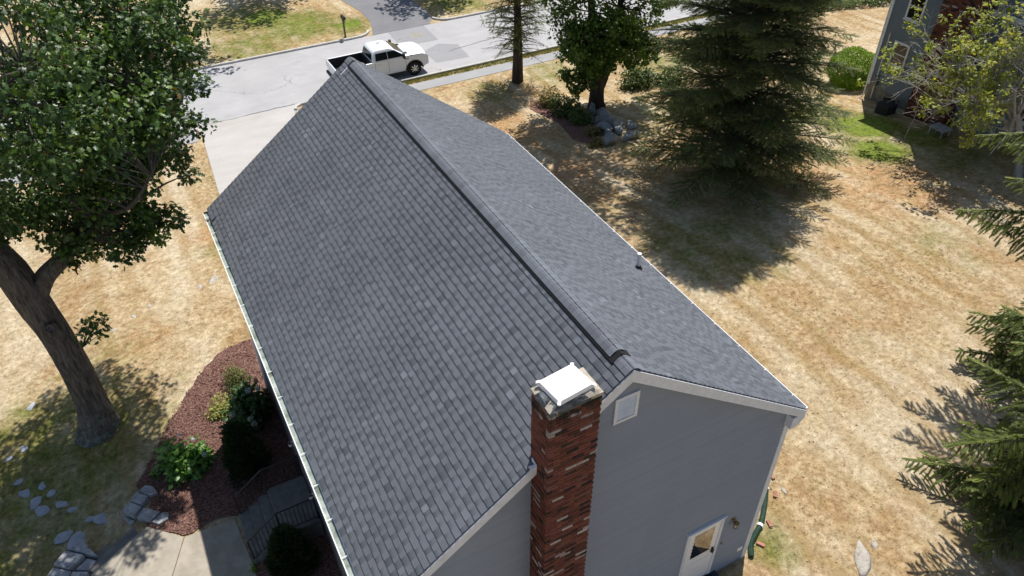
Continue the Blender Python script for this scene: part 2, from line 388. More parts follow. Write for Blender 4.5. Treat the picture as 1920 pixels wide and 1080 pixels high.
leaf_material('hydrangea_leaf', [(0, (.05, .13, .02)), (.5, (.09, .21, .03)), (.85, (.15, .30, .05)), (1, (.22, .38, .08))], .3, .42, .5)
leaf_material('dark_hydrangea_leaf', [(0, (.025, .06, .018)), (.6, (.045, .10, .026)), (1, (.08, .15, .04))], .3, .45, .4)
leaf_material('variegated_leaf', [(0, (.16, .20, .04)), (.4, (.34, .36, .09)), (1, (.62, .60, .26))], .3, .5, .4)
leaf_material('arborvitae_leaf', [(0, (.012, .03, .010)), (.6, (.03, .065, .017)), (1, (.05, .095, .022))], .1, .6, .3)
leaf_material('boxwood_leaf', [(0, (.07, .09, .02)), (.6, (.15, .17, .045)), (1, (.24, .25, .08))], .25, .5, .4)
leaf_material('bright_leaf', [(0, (.10, .19, .012)), (.6, (.19, .31, .018)), (1, (.28, .40, .035))], .3, .5, .4)
leaf_material('shrub_leaf', [(0, (.035, .06, .015)), (.6, (.075, .12, .025)), (1, (.15, .2, .05))], .3, .5, .4)
leaf_material('dry_shrub_leaf', [(0, (.10, .10, .04)), (.6, (.2, .17, .07)), (1, (.33, .25, .10))], .3, .6, .3)
leaf_material('verge_leaf', [(0, (.10, .13, .03)), (.6, (.19, .22, .05)), (1, (.32, .30, .10))], .3, .6, .3)
leaf_material('bloom', [(0, (.42, .50, .62)), (.6, (.58, .64, .74)), (1, (.72, .76, .80))], .2, .7, .2, (1, 1, 1))
leaf_material('pale_bloom', [(0, (.36, .46, .36)), (.6, (.52, .60, .52)), (1, (.66, .72, .66))], .2, .7, .2, (1, 1, 1))
leaf_material('cone_scale', [(0, (.10, .06, .03)), (1, (.26, .16, .09))], .0, .8, .2)
simple('litter', (.5, .42, .3), (.3, .17, .08), 9, .9, .1)
def mm(n): return MATS[n]

# ------------------------------------------------------------------ ground and paving
def axis(parts):
    out = []
    for a, b, s in parts: out += list(np.arange(a, b-1e-6, s))
    return np.array(out+[parts[-1][1]])
gx = axis([(-260, -30, 23), (-30, -15, 1.5), (-15, 6, .25), (6, 34, .5), (34, 64, 2), (64, 324, 26)])
gy = axis([(-200, -12, 23.5), (-12, 0, 1), (0, 36, .25), (36, 60, 1), (60, 420, 30)])
X, Y = np.meshgrid(gx, gy); Z = hh(X, Y)+.02*np.sin(X*1.3+Y*.7)*np.sin(Y*1.1-X*.4)*ss((np.abs(X)+np.abs(Y-20))/50)*0
V = np.stack([X, Y, Z], -1).reshape(-1, 3); nx, ny = len(gx), len(gy)
idx = np.arange(nx*ny).reshape(ny, nx)
F = np.stack([idx[:-1, :-1], idx[:-1, 1:], idx[1:, 1:], idx[1:, :-1]], -1).reshape(-1, 4)
g = link('ground', fast_mesh('ground', V, F, smooth=True), None, mm('lawn')); tag(g, 'dry straw coloured lawn sloping down to the street', kind='structure')

def sheet(name, poly, dz, mat, res=.5, parent=None, kind='structure', thick=0, flat=None, label=None):
    bm = bmesh.new(); vs_ = [bm.verts.new((p[0], p[1], 0)) for p in poly]; f = bm.faces.new(vs_)
    if f.normal.z < 0: bmesh.ops.reverse_faces(bm, faces=[f])
    P = np.array([p[:2] for p in poly]); mn, mx = P.min(0), P.max(0)
    if flat is None:
        for ax in (0, 1):
            for c in np.arange(math.floor(mn[ax]/res)*res, mx[ax], res):
                co = [0, 0, 0]; co[ax] = c; no = [0, 0, 0]; no[ax] = 1
                bmesh.ops.bisect_plane(bm, geom=bm.verts[:]+bm.edges[:]+bm.faces[:], plane_co=co, plane_no=no)
    for v in bm.verts: v.co.z = (float(hh(v.co.x, v.co.y)) if flat is None else flat)+dz
    bm.normal_update()
    for fc in bm.faces:
        if fc.normal.z < 0: fc.normal_flip()
    if thick:
        r = bmesh.ops.extrude_face_region(bm, geom=bm.faces[:])
        nv = [q for q in r['geom'] if isinstance(q, bmesh.types.BMVert)]
        for v in nv: v.co.z += 0
        old = [v for v in bm.verts if v not in set(nv)]
        for v in old: v.co.z -= thick
        bmesh.ops.recalc_face_normals(bm, faces=bm.faces)
    w = wloc(parent)
    for v in bm.verts: v.co -= Vector(w)
    me = bpy.data.meshes.new(name); bm.to_mesh(me); bm.free()
    o = link(name, me, parent, mm(mat))
    if kind and parent is None: o['kind'] = kind
    if label: o['label'] = label
    return o
RZ = -2.8
sheet('road', [(-60, 35.15), (90, 35.15), (90, 42.7), (-60, 42.7)], .012, 'road', 2)
# far driveway apron with flared mouth
fd = [(10.0, 42.72), (10.35, 43.6), (10.75, 45.2), (10.8, 47.5), (10.3, 50.5), (9.6, 56), (14.4, 60), (14.75, 52), (14.9, 47.8), (15.0, 45.4), (14.75, 43.7), (14.2, 42.72)]
sheet('driveway_across', fd, .016, 'dark_asphalt', 3)
dw = [(-3.05, 13.2), (-3.2, 20), (-3.2, 27.7), (-2.85, 33.0), (-2.75, 34.0), (-3.6, 35.15), (3.0, 35.15), (2.3, 34.2), (2.2, 33), (2.4, 24), (2.6, 13.2)]
sheet('driveway', dw, .024, 'driveway', .5)
sheet('sidewalk', [(-30, 33.45), (-3.1, 33.45), (-2.95, 34.5), (-30, 34.5)], .02, 'sidewalk_asphalt', 1)
sheet('sidewalk', [(2.45, 33.45), (60, 33.45), (60, 34.45), (2.4, 34.45)], .02, 'sidewalk_asphalt', 1)
# road patches, crack lines and utility paint
road_o = bpy.data.objects['road']
sheet('patch', [(12.0, 36.6), (14.2, 36.4), (14.4, 38.6), (13.3, 39.3), (12.0, 38.6)], .018, 'patch_asphalt', 5, parent=road_o)
sheet('patch', [(11.0, 40.0), (13.6, 39.9), (13.7, 42.66), (11.1, 42.66)], .018, 'patch_asphalt', 5, parent=road_o)
m = MB()
for a, b in (((12.2, 41.0), (12.5, 41.7)), ((12.5, 41.7), (12.75, 41.05)), ((12.75, 41.05), (13.05, 41.6))):
    m.bar((*a, RZ+.022), (*b, RZ+.022), .09, .003)
m.build('utility_mark', mm('yellow_paint'), road_o)
m = MB()
def wig(a, b, n, amp, z):
    pts = []
    for i in range(n+1):
        t = i/n; pts.append((a[0]+(b[0]-a[0])*t+random.uniform(-amp, amp), a[1]+(b[1]-a[1])*t+random.uniform(-amp, amp), z))
    return pts
for a, b in (((-4, 35.05), (2.6, 35.3)), ((-12, 35.2), (-4, 35.1)), ((13.5, 37.9), (18.5, 38.6)), ((18, 42.5), (17.2, 40.2))):
    p = wig(a, b, 22, .05, RZ+.028)
    for q, r_ in zip(p, p[1:]): m.bar(q, r_, .035, .004)
m.build('crack', mm('dark_asphalt'), road_o)

def kerb(name, pts, parent=None, w=.16, h=.13, z=None, col='kerb'):
    pts = [np.array(p, float) for p in pts]; m = MB(); sec = []
    for i, p in enumerate(pts):
        d = pts[min(i+1, len(pts)-1)]-pts[max(i-1, 0)]; d /= np.linalg.norm(d); n = np.array([-d[1], d[0]])*w/2
        zz = float(hh(p[0], p[1])) if z is None else z
        sec.append([(*(p-n), zz-.15), (*(p+n), zz-.15), (*(p+n*.9), zz+h), (*(p-n*.7), zz+h), (*(p-n), zz+h*.8)])
    for a, b in zip(sec, sec[1:]):
        for k in range(5): m.face([a[k], a[(k+1) % 5], b[(k+1) % 5], b[k]])
    m.face(sec[0]); m.face(sec[-1][::-1])
    o = m.build(name, mm(col), parent); o['kind'] = 'structure'; return o
def arc(c, r, a0, a1, n=8): return [(c[0]+r*math.cos(R(a0+(a1-a0)*i/n)), c[1]+r*math.sin(R(a0+(a1-a0)*i/n))) for i in range(n+1)]
kerb('kerb', [(-60, 42.78), (-20, 42.78), (0, 42.78), (4, 42.78), (8.6, 42.78)]+arc((9.0, 43.9), 1.1, -80, -20, 5))
kerb('kerb', arc((15.9, 44.0), 1.2, 200, 265, 5)+[(16.6, 42.78), (22, 42.78), (90, 42.78)])
kerb('kerb', [(-60, 35.05), (-20, 35.05), (-4.6, 35.05), (-3.8, 34.9), (-3.2, 34.55)])
kerb('kerb', [(2.45, 34.5), (2.55, 34.8), (2.9, 35.02), (3.6, 35.07), (90, 35.07)])

# planting bed, walkway, steps
mul = [(-4.45, 15.6), (-5.1, 15.55), (-5.6, 15.3), (-6.06, 14.9), (-6.5, 14.35), (-6.96, 13.7), (-7.5, 12.97), (-8.14, 11.9), (-8.75, 10.95), (-8.75, 10.5), (-8.5, 10.1), (-8.75, 9.35), (-7.87, 8.5), (-6.93, 8.62), (-6.45, 8.45), (-4.3, 8.45), (-4.3, 15.6)]
def ragged(poly, step=.18, amp=.05):
    out = []
    for i, p in enumerate(poly):
        q = poly[(i+1) % len(poly)]; L = math.hypot(q[0]-p[0], q[1]-p[1]); n = max(1, int(L/step))
        for k in range(n): out.append((p[0]+(q[0]-p[0])*k/n+random.uniform(-amp, amp), p[1]+(q[1]-p[1])*k/n+random.uniform(-amp, amp)))
    return out
mulr = ragged(mul[:11])[:-1]+mul[11:] if False else ragged(mul)
sheet('mulch_bed', mulr, .035, 'mulch', .5)
sheet('mulch_bed', [(-6.45, 6.75), (-6.35, 3.0), (-4.3, 3.0), (-4.3, 6.75)], .035, 'mulch', .5)
walk = thing('walkway', (-7.5, 7.5, -1.6), 'pale concrete front walkway', 'walkway'); del walk['category']; walk['kind'] = 'structure'
s1 = sheet('concrete_slab', [(-6.40, 6.78), (-6.52, 8.36), (-7.84, 8.44), (-8.36, 7.35), (-7.5, 6.2), (-6.40, 5.6)], .05, 'concrete', flat=-1.6, parent=walk, thick=.25)
s2 = sheet('concrete_slab', [(-7.875, 8.45), (-8.72, 9.28), (-10.25, 8.45), (-9.6, 7.0), (-8.2, 5.6), (-7.55, 6.22), (-8.39, 7.34)], .046, 'concrete', flat=-1.6, parent=walk, thick=.25)
def slab(m, poly, z0, z1):
    m.extrude([(p[0], p[1], z0) for p in poly], (0, 0, z1-z0))
stp = thing('stone_steps', (-9.6, 9.3, -2.05), 'two shallow granite steps from the walkway down to the lawn', 'steps')
for k, (off, z1) in enumerate(((.0, -1.66), (.30, -1.81), (.60, -1.95))):
    m = MB(); d = np.array([-.45, .893])
    a = np.array([-8.78, 9.34])+d*off; b = np.array([-10.2, 8.53])+d*off
    m.hexa([(*a, -2.4), (*b, -2.4), (*(b+d*.33), -2.4), (*(a+d*.33), -2.4), (*a, z1), (*b, z1), (*(b+d*.33), z1-.012), (*(a+d*.33), z1-.012)])
    m.build('tread', mm('old_concrete'), stp, bevel=.02)
def rough_stone(c, sx, sy, sz, rot, seed, mat, parent=None, name='stone', flat=False, sub=2, rough=.16):
    r = np.random.default_rng(seed); bm = bmesh.new(); bmesh.ops.create_icosphere(bm, subdivisions=sub, radius=1)
    ks = r.normal(size=(9, 3)); ks /= np.linalg.norm(ks, axis=1)[:, None]; lv = r.uniform(.5, .85, 9)
    ca, sa = math.cos(rot), math.sin(rot); w = wloc(parent)
    for v in bm.verts:
        p = np.array(v.co)
        for k, l in zip(ks, lv):
            d = p@k
            if d > l: p = p-k*(d-l)*.97
        p = p*(1+rough*.5*math.sin(p[0]*5+seed)*math.cos(p[1]*4.3+seed*1.7))
        if flat: p[2] = max(min(p[2], .55), -.55)
        x, y, z = p*np.array([sx, sy, sz]); v.co = (c[0]+x*ca-y*sa-w[0], c[1]+x*sa+y*ca-w[1], c[2]+z-w[2])
    me = bpy.data.meshes.new(name); bm.to_mesh(me); bm.free()
    me.polygons.foreach_set('use_smooth', np.ones(len(me.polygons), bool))
    return link(name, me, parent, mm(mat))
def stone_cap(name, label, pts, c, tops):
    t = thing(name, (c[0], c[1], -2.1), label, 'stone wall')
    for k, poly in enumerate(pts):
        m = MB(); z1 = tops[k % len(tops)]
        cx = np.mean(poly, axis=0); m.extrude([((p[0]-cx[0])*.97+cx[0], (p[1]-cx[1])*.97+cx[1], -2.3) for p in poly], (0, 0, z1+2.3))
        m.build('flagstone', mm('flagstone'), t, bevel=.025)
    return t
stone_cap('flagstone_wall', 'low bluish flagstone cap wall between the mulch bed and the walkway steps',
    [[(-9.25, 10.05), (-8.98, 9.72), (-8.72, 9.95), (-9.02, 10.28)], [(-9.02, 10.30), (-8.73, 9.98), (-8.5, 10.18), (-8.78, 10.52)], [(-8.76, 10.55), (-8.5, 10.22), (-8.26, 10.25), (-8.36, 10.55), (-8.55, 10.68)],
     [(-8.95, 9.70), (-8.62, 9.36), (-8.3, 9.55), (-8.7, 9.93)], [(-8.58, 9.34), (-8.42, 9.16), (-8.15, 9.22), (-8.1, 9.45), (-8.28, 9.53)], [(-9.3, 9.98), (-9.12, 9.58), (-9.0, 9.68), (-9.26, 10.0)]], (-8.7, 9.9), [-1.42, -1.40, -1.44, -1.47, -1.5, -1.6])
stone_cap('flagstone_wall', 'low bluish flagstone cap wall at the bottom edge beside the pale walkway',
    [[(-10.75, 9.55), (-10.3, 9.15), (-10.02, 8.95), (-10.38, 9.68)], [(-11.1, 9.2), (-10.72, 8.85), (-10.32, 9.12), (-10.78, 9.52)], [(-11.4, 8.8), (-11.0, 8.35), (-10.68, 8.8), (-11.12, 9.16)], [(-10.98, 8.3), (-10.5, 8.15), (-10.3, 8.6), (-10.66, 8.8)], [(-10.62, 8.85), (-10.3, 8.65), (-10.08, 8.88), (-10.3, 9.08)]], (-10.7, 9.0), [-1.5, -1.48, -1.52, -1.55, -1.6])
sp = [(-11.55, 16.36, .22), (-12.26, 14.24, .16), (-11.78, 14.45, .2), (-11.36, 12.65, .17), (-11.84, 12.58, .22), (-11.56, 12.08, .26), (-11.44, 11.7, .24), (-11.14, 12.22, .16), (-10.87, 11.64, .22), (-10.61, 11.27, .16), (-10.17, 10.62, .15), (-9.85, 10.42, .34), (-10.9, 10.43, .32), (-10.55, 10.1, .40), (-12.0, 13.15, .15)]
spl = ['lone pale stepping stone in the grass beside the oak trunk', 'small stepping stone at the picture edge left of the oak', 'pale stepping stone just below the leftmost one near the oak', 'small round stepping stone uppermost of the cluster below the oak', 'flat stepping stone leftmost of the cluster below the oak',
       'rounded grey stepping stone in the middle of the cluster below the oak', 'larger grey stepping stone lowest of the middle cluster', 'small stepping stone at the top of the cluster, beside a paler one', 'oval stepping stone between the cluster and the flagstone steps', 'small round stepping stone next to the oval one',
       'tiny stepping stone beside the large one by the mulch', 'large round stepping stone against the flagstone wall by the mulch', 'long pale stepping stone above the steps on the lawn', 'biggest bluish stepping stone right at the lower flagstone wall', 'half buried small stepping stone near the edge of the picture']
for k, ((x, y, s), lb) in enumerate(zip(sp, spl)):
    o = rough_stone((x, y, float(hh(x, y))+.004), s, s*random.uniform(.6, .85), .045, random.uniform(0, 3), 50+k, 'stepping', name='stepping_stone', flat=True, rough=.12, sub=3)
    tag(o, lb, 'stepping stone', 'stepping stones across the oak lawn')
for k, (x, y, s, lb) in enumerate([(-4.78, 20.1, .42, 'pale flat rock in dry grass by the far gutter corner'), (-5.38, 19.9, .2, 'small pale rock left of the larger flat rock'), (6.85, -1.35, .42, 'long pale ledge rock in dry grass right of the back door'), (7.45, -1.15, .2, 'small pale stone near the long ledge rock'), (6.6, 1.1, .14, 'flat white stone in the dry grass near the green hose'),
        (-7.3, 19.6, .17, 'small pale stone in the dry lawn right of the oak sprout'), (-7.9, 19.2, .19, 'middle pale stone of three in the dry lawn'), (-8.6, 18.7, .16, 'pale stone nearest the oak sprout'), (-6.75, 8.75, .12, 'small grey stone in the shaded mulch beside the walkway')]):
    o = rough_stone((x, y, float(hh(x, y))-.005), s*(1.5 if k == 2 else 1), s*.5, .04, random.uniform(.8, 1.6), 90+k, 'pale_rock', name='rock', rough=.35); tag(o, lb, 'rock', 'pale rocks in the lawn')

# ------------------------------------------------------------------ the main house
HW, RISE, LEN, EAVE, RIDGE = 4.56, 3.385, 13.12, 5.43, 8.81
WY, WX0, WX1 = .167, -4.38, 4.38
house = thing('house', (0, 6.5, -1.6), 'grey sided house with a dark shingled gable roof and brick chimney', 'house')
th = math.atan2(RISE, HW); SL = math.hypot(HW, RISE); cs, sn = math.cos(th), math.sin(th)
def slope_basis(side):   # a along ridge, b up the slope, n normal
    b = np.array([-side*cs, 0, sn]); n = np.array([side*sn, 0, cs]); a = np.cross(b, n); return a, b, n
# body walls (behind the siding)
m = MB(); pr_ = [(WX0+.02, -1.9), (WX1-.02, -1.9), (WX1-.02, EAVE-.12), (0, RIDGE-.16), (WX0+.02, EAVE-.12)]
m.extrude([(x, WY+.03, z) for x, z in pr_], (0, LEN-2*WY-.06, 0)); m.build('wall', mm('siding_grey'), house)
m = MB(); m.box(WX0-.02, WX1+.02, WY+.012, LEN-WY, -2.2, -.32); 
m.build('foundation', mm('old_concrete'), house)
# clapboards of the near gable, one object each
EXP = .102; z = .03; k = 0
board_i = 0
def gable_half(z): return WX1 if z < EAVE-.1 else max(0., WX1*(RIDGE-.14-z)/(RIDGE-.14-(EAVE-.1)))
zz = -.34
while zz < RIDGE-.25:
    x1 = gable_half(zz); x2 = gable_half(min(zz+EXP, RIDGE-.16))
    xl = -1.2 if zz > 20 else -x1
    pf = [(x1, .002, 0), (x1, -.032, .030), (x2, -.006, EXP), (x2, .014, EXP), (x1, .014, 0)]
    m = MB(); la = [m.vert((-q[0], WY+q[1], zz+q[2])) for q in pf]; lb_ = [m.vert((q[0], WY+q[1], zz+q[2])) for q in pf]
    for q in range(5): m.f.append([la[q], la[(q+1) % 5], lb_[(q+1) % 5], lb_[q]])
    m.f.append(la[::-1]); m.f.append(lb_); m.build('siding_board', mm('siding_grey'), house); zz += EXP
# left wall laps as one part (seen almost edge on)
m = MB(); zz = -1.3
while zz < EAVE-.2:
    m.hexa([(WX0-.014, WY, zz), (WX0+.02, WY, zz), (WX0+.02, LEN-WY, zz), (WX0-.014, LEN-WY, zz), (WX0-.002, WY, zz+EXP), (WX0+.02, WY, zz+EXP), (WX0+.02, LEN-WY, zz+EXP), (WX0-.002, LEN-WY, zz+EXP)]); zz += EXP
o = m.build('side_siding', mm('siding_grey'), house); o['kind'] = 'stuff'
# corner boards
for x0, x1 in ((WX1-.11, WX1+.03), (WX0-.03, WX0+.11)):
    m = MB(); m.box(x0, x1, WY-.035, WY+.02, -.34, EAVE-.12); m.build('corner_board', mm('white_trim'), house, bevel=.006)
m = MB(); m.box(WX1-.005, WX1+.034, WY-.033, WY+.12, -.34, EAVE-.14); m.build('corner_board', mm('white_trim'), house, bevel=.006)
m = MB(); m.box(WX0-.034, WX0+.005, LEN-WY-.12, LEN-WY+.03, -1.4, EAVE-.14); m.build('corner_board', mm('white_trim'), house, bevel=.006)
# roof deck
roof = thing('roof', (0, 6.5, EAVE), None, None); roof.parent = house; roof.location = np.array([0, 6.5, EAVE])-wloc(house)
m = MB(); dk = .10
m.extrude([(-HW, 0, EAVE), (0, 0, RIDGE), (HW, 0, EAVE), (HW, 0, EAVE-dk), (0, 0, RIDGE-dk*1.2), (-HW, 0, EAVE-dk)], (0, LEN, 0))
m.build('roof_deck', mm('roof_deck'), roof)
# rake boards near and far, frieze and returns
for y0, y1 in ((-.022, .004), (LEN-.004, LEN+.022)):
    for s in (-1, 1):
        m = MB(); w = .20
        m.extrude([(s*(HW+.01), y0, EAVE-.02), (0, y0, RIDGE-.012), (0, y0, RIDGE-.012-w*1.24), (s*(HW+.01), y0, EAVE-.02-w*1.1)], (0, y1-y0, 0)); m.build('rake_board', mm('white_trim'), house)
for s in (-1, 1):   # soffit under the rake overhang
    m = MB(); m.extrude([(s*(HW-.02), .004, EAVE-.13), (0, .004, RIDGE-.13), (0, .004, RIDGE-.15), (s*(HW-.02), .004, EAVE-.15)], (0, WY-.01, 0)); m.build('soffit', mm('white_trim'), house)
    m = MB(); m.extrude([(s*(WX1-.14), -.018, EAVE-.10), (s*(HW+.012), -.018, EAVE-.10), (s*(HW+.012), -.018, EAVE-.23), (s*(WX1+.05), -.018, EAVE-.42), (s*(WX1-.14), -.018, EAVE-.42)], (0, WY+.012, 0)); m.build('eave_return', mm('white_trim'), house)
    m = MB(); m.box(min(s*WX1, s*(HW-.01)), max(s*WX1, s*(HW-.01)), .16, LEN-.16, EAVE-.2, EAVE-.16); m.build('soffit', mm('white_trim'), house)
    m = MB(); m.box(min(s*(HW-.015), s*(HW+.012)), max(s*(HW-.015), s*(HW+.012)), .0, LEN, EAVE-.24, EAVE-.012); m.build('fascia', mm('white_trim'), house)

# shingles
COURSE = SL/40
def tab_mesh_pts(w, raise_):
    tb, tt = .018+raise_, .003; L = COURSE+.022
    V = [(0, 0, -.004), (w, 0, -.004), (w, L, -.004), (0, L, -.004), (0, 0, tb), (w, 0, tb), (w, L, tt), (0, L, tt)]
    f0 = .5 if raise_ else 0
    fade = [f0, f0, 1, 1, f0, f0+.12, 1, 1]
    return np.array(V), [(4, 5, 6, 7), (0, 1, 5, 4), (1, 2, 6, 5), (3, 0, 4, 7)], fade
WID = [.08, .095, .105, .115, .125, .14, .16, .18]; TON = [0, .12, .25, .38, .5, .62, .75, .88, 1.]
tabs = {1: [], -1: []}
for side in (-1, 1):
    for i in range(40):
        y = 0.0; hi = random.random() < .5
        while y < LEN-1e-6:
            wi = random.randrange(8); w = WID[wi]
            if LEN-y-w < .06: w = LEN-y; wi = None
            w0 = min(w, LEN-y); hi = (not hi) if random.random() < .93 else hi
            tn = min(max((.62 if hi else .34)+random.gauss(0, .12), 0), .95)
            if random.random() < .07: tn = .75
            tabs[side].append([i, y, w0, wi if w0 == w else None, hi, min(range(9), key=lambda q: abs(TON[q]-tn)), side])
            y += w0
def tab_origin(side, i, y, w):
    a, b, n = slope_basis(side)
    base = np.array([side*HW, 0, EAVE])+b*(i*COURSE)+n*.004
    y0 = y+w if a[1] < 0 else y
    return base+np.array([0, y0, 0])
cand = []
for t_ in tabs[-1]:
    i, y, w, wi = t_[0], t_[1], t_[2], t_[3]
    if wi is None: continue
    c = tab_origin(-1, i, y, w); u_, v_, z_ = project(c)
    if 40 < u_ < 1880 and 40 < v_ < 1045: cand.append((z_, id(t_)))
near_ids = set(q for _, q in sorted(cand)[:300])
tabmesh = {}
for side in (-1, 1):
    a, b, n = slope_basis(side); B = np.stack([a, b, n], 1)
    VV, FF, TT, XX = [], [], [], []; cnt = 0
    for t_ in tabs[side]:
        i, y, w, wi, hi, ti, _ = t_
        org = tab_origin(side, i, y, w)
        if id(t_) in near_ids and side == -1:
            key = (wi, hi, ti)
            if key not in tabmesh:
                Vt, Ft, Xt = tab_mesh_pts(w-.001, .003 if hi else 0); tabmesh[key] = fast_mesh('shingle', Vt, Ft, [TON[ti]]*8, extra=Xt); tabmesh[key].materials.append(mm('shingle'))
            o = link('shingle', tabmesh[key], roof)
            o.matrix_local = Matrix(((*B[0], org[0]-wloc(roof)[0]), (*B[1], org[1]-wloc(roof)[1]), (*B[2], org[2]-wloc(roof)[2]), (0, 0, 0, 1)))
            continue
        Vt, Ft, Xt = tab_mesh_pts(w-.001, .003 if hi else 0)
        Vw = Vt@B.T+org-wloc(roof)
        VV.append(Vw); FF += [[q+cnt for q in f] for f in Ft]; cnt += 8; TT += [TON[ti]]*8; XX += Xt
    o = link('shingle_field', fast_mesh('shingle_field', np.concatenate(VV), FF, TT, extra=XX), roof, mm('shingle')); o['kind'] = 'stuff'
# ridge vent and ridge caps
vent = MB()
for s in (-1, 1):
    vent.extrude([(0, .32, RIDGE+.05), (s*.175, .32, RIDGE+.052-.175*RISE/HW*.96), (s*.175, .32, RIDGE-.175*RISE/HW+.006), (0, .32, RIDGE+.004)], (0, LEN-.62, 0))
vent = vent.build('ridge_vent', mm('vent_black'), roof)
def cap_mesh(name, lift, hw, seed, ton):
    V, F, X_ = [], [], []; L = .165; prof = []
    for k in range(9):
        u = -1+2*k/8; x = u*hw; zc = lift-abs(x)*RISE/HW*.96+ (.012*(1-abs(u)) if abs(u) > .3 else 0) - .022*(1-min(1, abs(u)/.35))**2
        prof.append((x, zc))
    for yy, dz in ((0, .008), (L, .004)):
        for x, z_ in prof: V.append((x, yy, z_+dz)); X_.append(1)
    for x, z_ in prof: V.append((x, 0, z_+.001)); X_.append(.3)
    for k in range(8): F.append((k, k+1, 9+k+1, 9+k)); F.append((18+k, 18+k+1, k+1, k))
    return fast_mesh(name, V, F, [ton]*27, extra=X_)
caps = [cap_mesh('ridge_cap', 0, .15, k, v) for k, v in enumerate((.75, .85, .9, .95, .88))]
for c_ in caps: c_.materials.append(mm('shingle'))
y = -.005; k = 0
while y < LEN-.05:
    on = .34 < y < LEN-.45
    o = link('ridge_cap', caps[random.randrange(5)], roof, loc=(0, y, RIDGE+(.062 if on else .03))); y += .1425
# white tape mark by the far ridge end
m = MB(); a, b, n = slope_basis(-1); q = np.array([-.14, 12.78, RIDGE-.14*RISE/HW])+n*.024
m.bar(q, q-b*.30, .025, .003, upv=n); m.build('flashing_strip', mm('white_metal'), roof)
# gutters
for s, lab in ((-1, 'left'), (1, 'right')):
    xo = s*(HW+.012); prof = [(0, 0), (0, -.125), (s*.085, -.125), (s*.10, -.09), (s*.132, -.03), (s*.132, 0), (s*.120, 0), (s*.120, -.025), (s*.088, -.085), (s*.078, -.112), (s*.010, -.112), (s*.010, 0)]
    gt = MB(); gt.extrude([(xo+p[0], .06, EAVE-(.035 if s < 0 else .075)+p[1]) for p in prof], (0, LEN-.12, 0)); go = gt.build('gutter', mm('white_metal'), house)
    mi = MB(); mi.box(min(xo+s*.011, xo+s*.112), max(xo+s*.011, xo+s*.112), .08, LEN-.08, EAVE-(.146 if s < 0 else .186), EAVE-(.075 if s < 0 else .11)); mi.build('gutter_debris', mm('gutter_inside' if s < 0 else 'roof_deck'), go)
    for yy in (.06, LEN-.075):
        me_ = MB(); me_.box(min(xo, xo+s*.13), max(xo, xo+s*.13), yy-.002, yy+.017, EAVE-.155-(.04 if s > 0 else 0), EAVE-.036-(.04 if s > 0 else 0)); me_.build('end_cap', mm('black_plastic' if s < 0 else 'white_metal'), go)
    yy = .45
    while yy < LEN:
        h_ = MB(); h_.box(min(xo+s*.0, xo+s*.136), max(xo+s*.0, xo+s*.136), yy, yy+.013, EAVE-(.034 if s < 0 else .074), EAVE-(.028 if s < 0 else .066)); h_.build('hanger', mm('white_metal'), go); yy += .82
    ds = MB(); yy = 12.3 if s < 0 else 12.8
    ds.tube([(xo+s*.07, yy, EAVE-.12), (xo+s*.06, yy, EAVE-.28), (s*4.45, yy, EAVE-.55), (s*4.45, yy, -1.0 if s < 0 else -.9), (s*4.55, yy, -1.3 if s < 0 else -1.2)], .045, 6); ds.build('downspout', mm('white_metal'), house)
# plumbing vent
pv_ = np.array([3.79, 4.79, 5.99]); m = MB(); m.tube([pv_-np.array([0, 0, .1]), pv_+np.array([0, 0, .44])], .05, 14); po = m.build('vent_pipe', mm('white_pvc'), house, smooth=True)
m = MB(); m.lathe(pv_+np.array([0, 0, .0]), (0, 0, 1), [(.12, -.05), (.10, .02), (.065, .07), (.058, .10)], 14); m.build('pipe_boot', mm('rubber'), po, smooth=True)
m = MB(); a, b, n = slope_basis(1); c0 = pv_+n*.02; 
m.hexa([c0-a*.13-b*.15-n*.004, c0+a*.13-b*.15-n*.004, c0+a*.13+b*.15-n*.004, c0-a*.13+b*.15-n*.004, c0-a*.13-b*.15+n*.003, c0+a*.13-b*.15+n*.003, c0+a*.13+b*.15+n*.003, c0-a*.13+b*.15+n*.003]); m.build('flashing', mm('roof_deck'), po)
# louvred gable vent
lv = MB(); LX0, LX1, LZ0, LZ1 = -.17, .30, 7.47, 8.08; yf = WY-.05
for b_ in ((LX0, LX1, LZ1-.06, LZ1), (LX0, LX1, LZ0, LZ0+.06), (LX0, LX0+.06, LZ0+.06, LZ1-.06), (LX1-.06, LX1, LZ0+.06, LZ1-.06)): lv.box(b_[0], b_[1], yf, WY, b_[2], b_[3])
lvo = lv.build('gable_vent', mm('white_trim'), house, bevel=.006)
m = MB(); m.box(LX0+.05, LX1-.05, WY-.018, WY-.012, LZ0+.05, LZ1-.05); m.build('vent_screen', mm('dark_inside'), lvo)
z = LZ0+.075
while z < LZ1-.08:
    m = MB(); m.hexa([(LX0+.055, yf+.006, z), (LX1-.055, yf+.006, z), (LX1-.055, yf+.01, z-.006), (LX0+.055, yf+.01, z-.006), (LX0+.055, WY-.02, z+.042), (LX1-.055, WY-.02, z+.042), (LX1-.055, WY-.016, z+.036), (LX0+.055, WY-.016, z+.036)])
    m.build('louver', mm('white_trim'), lvo); z += .045
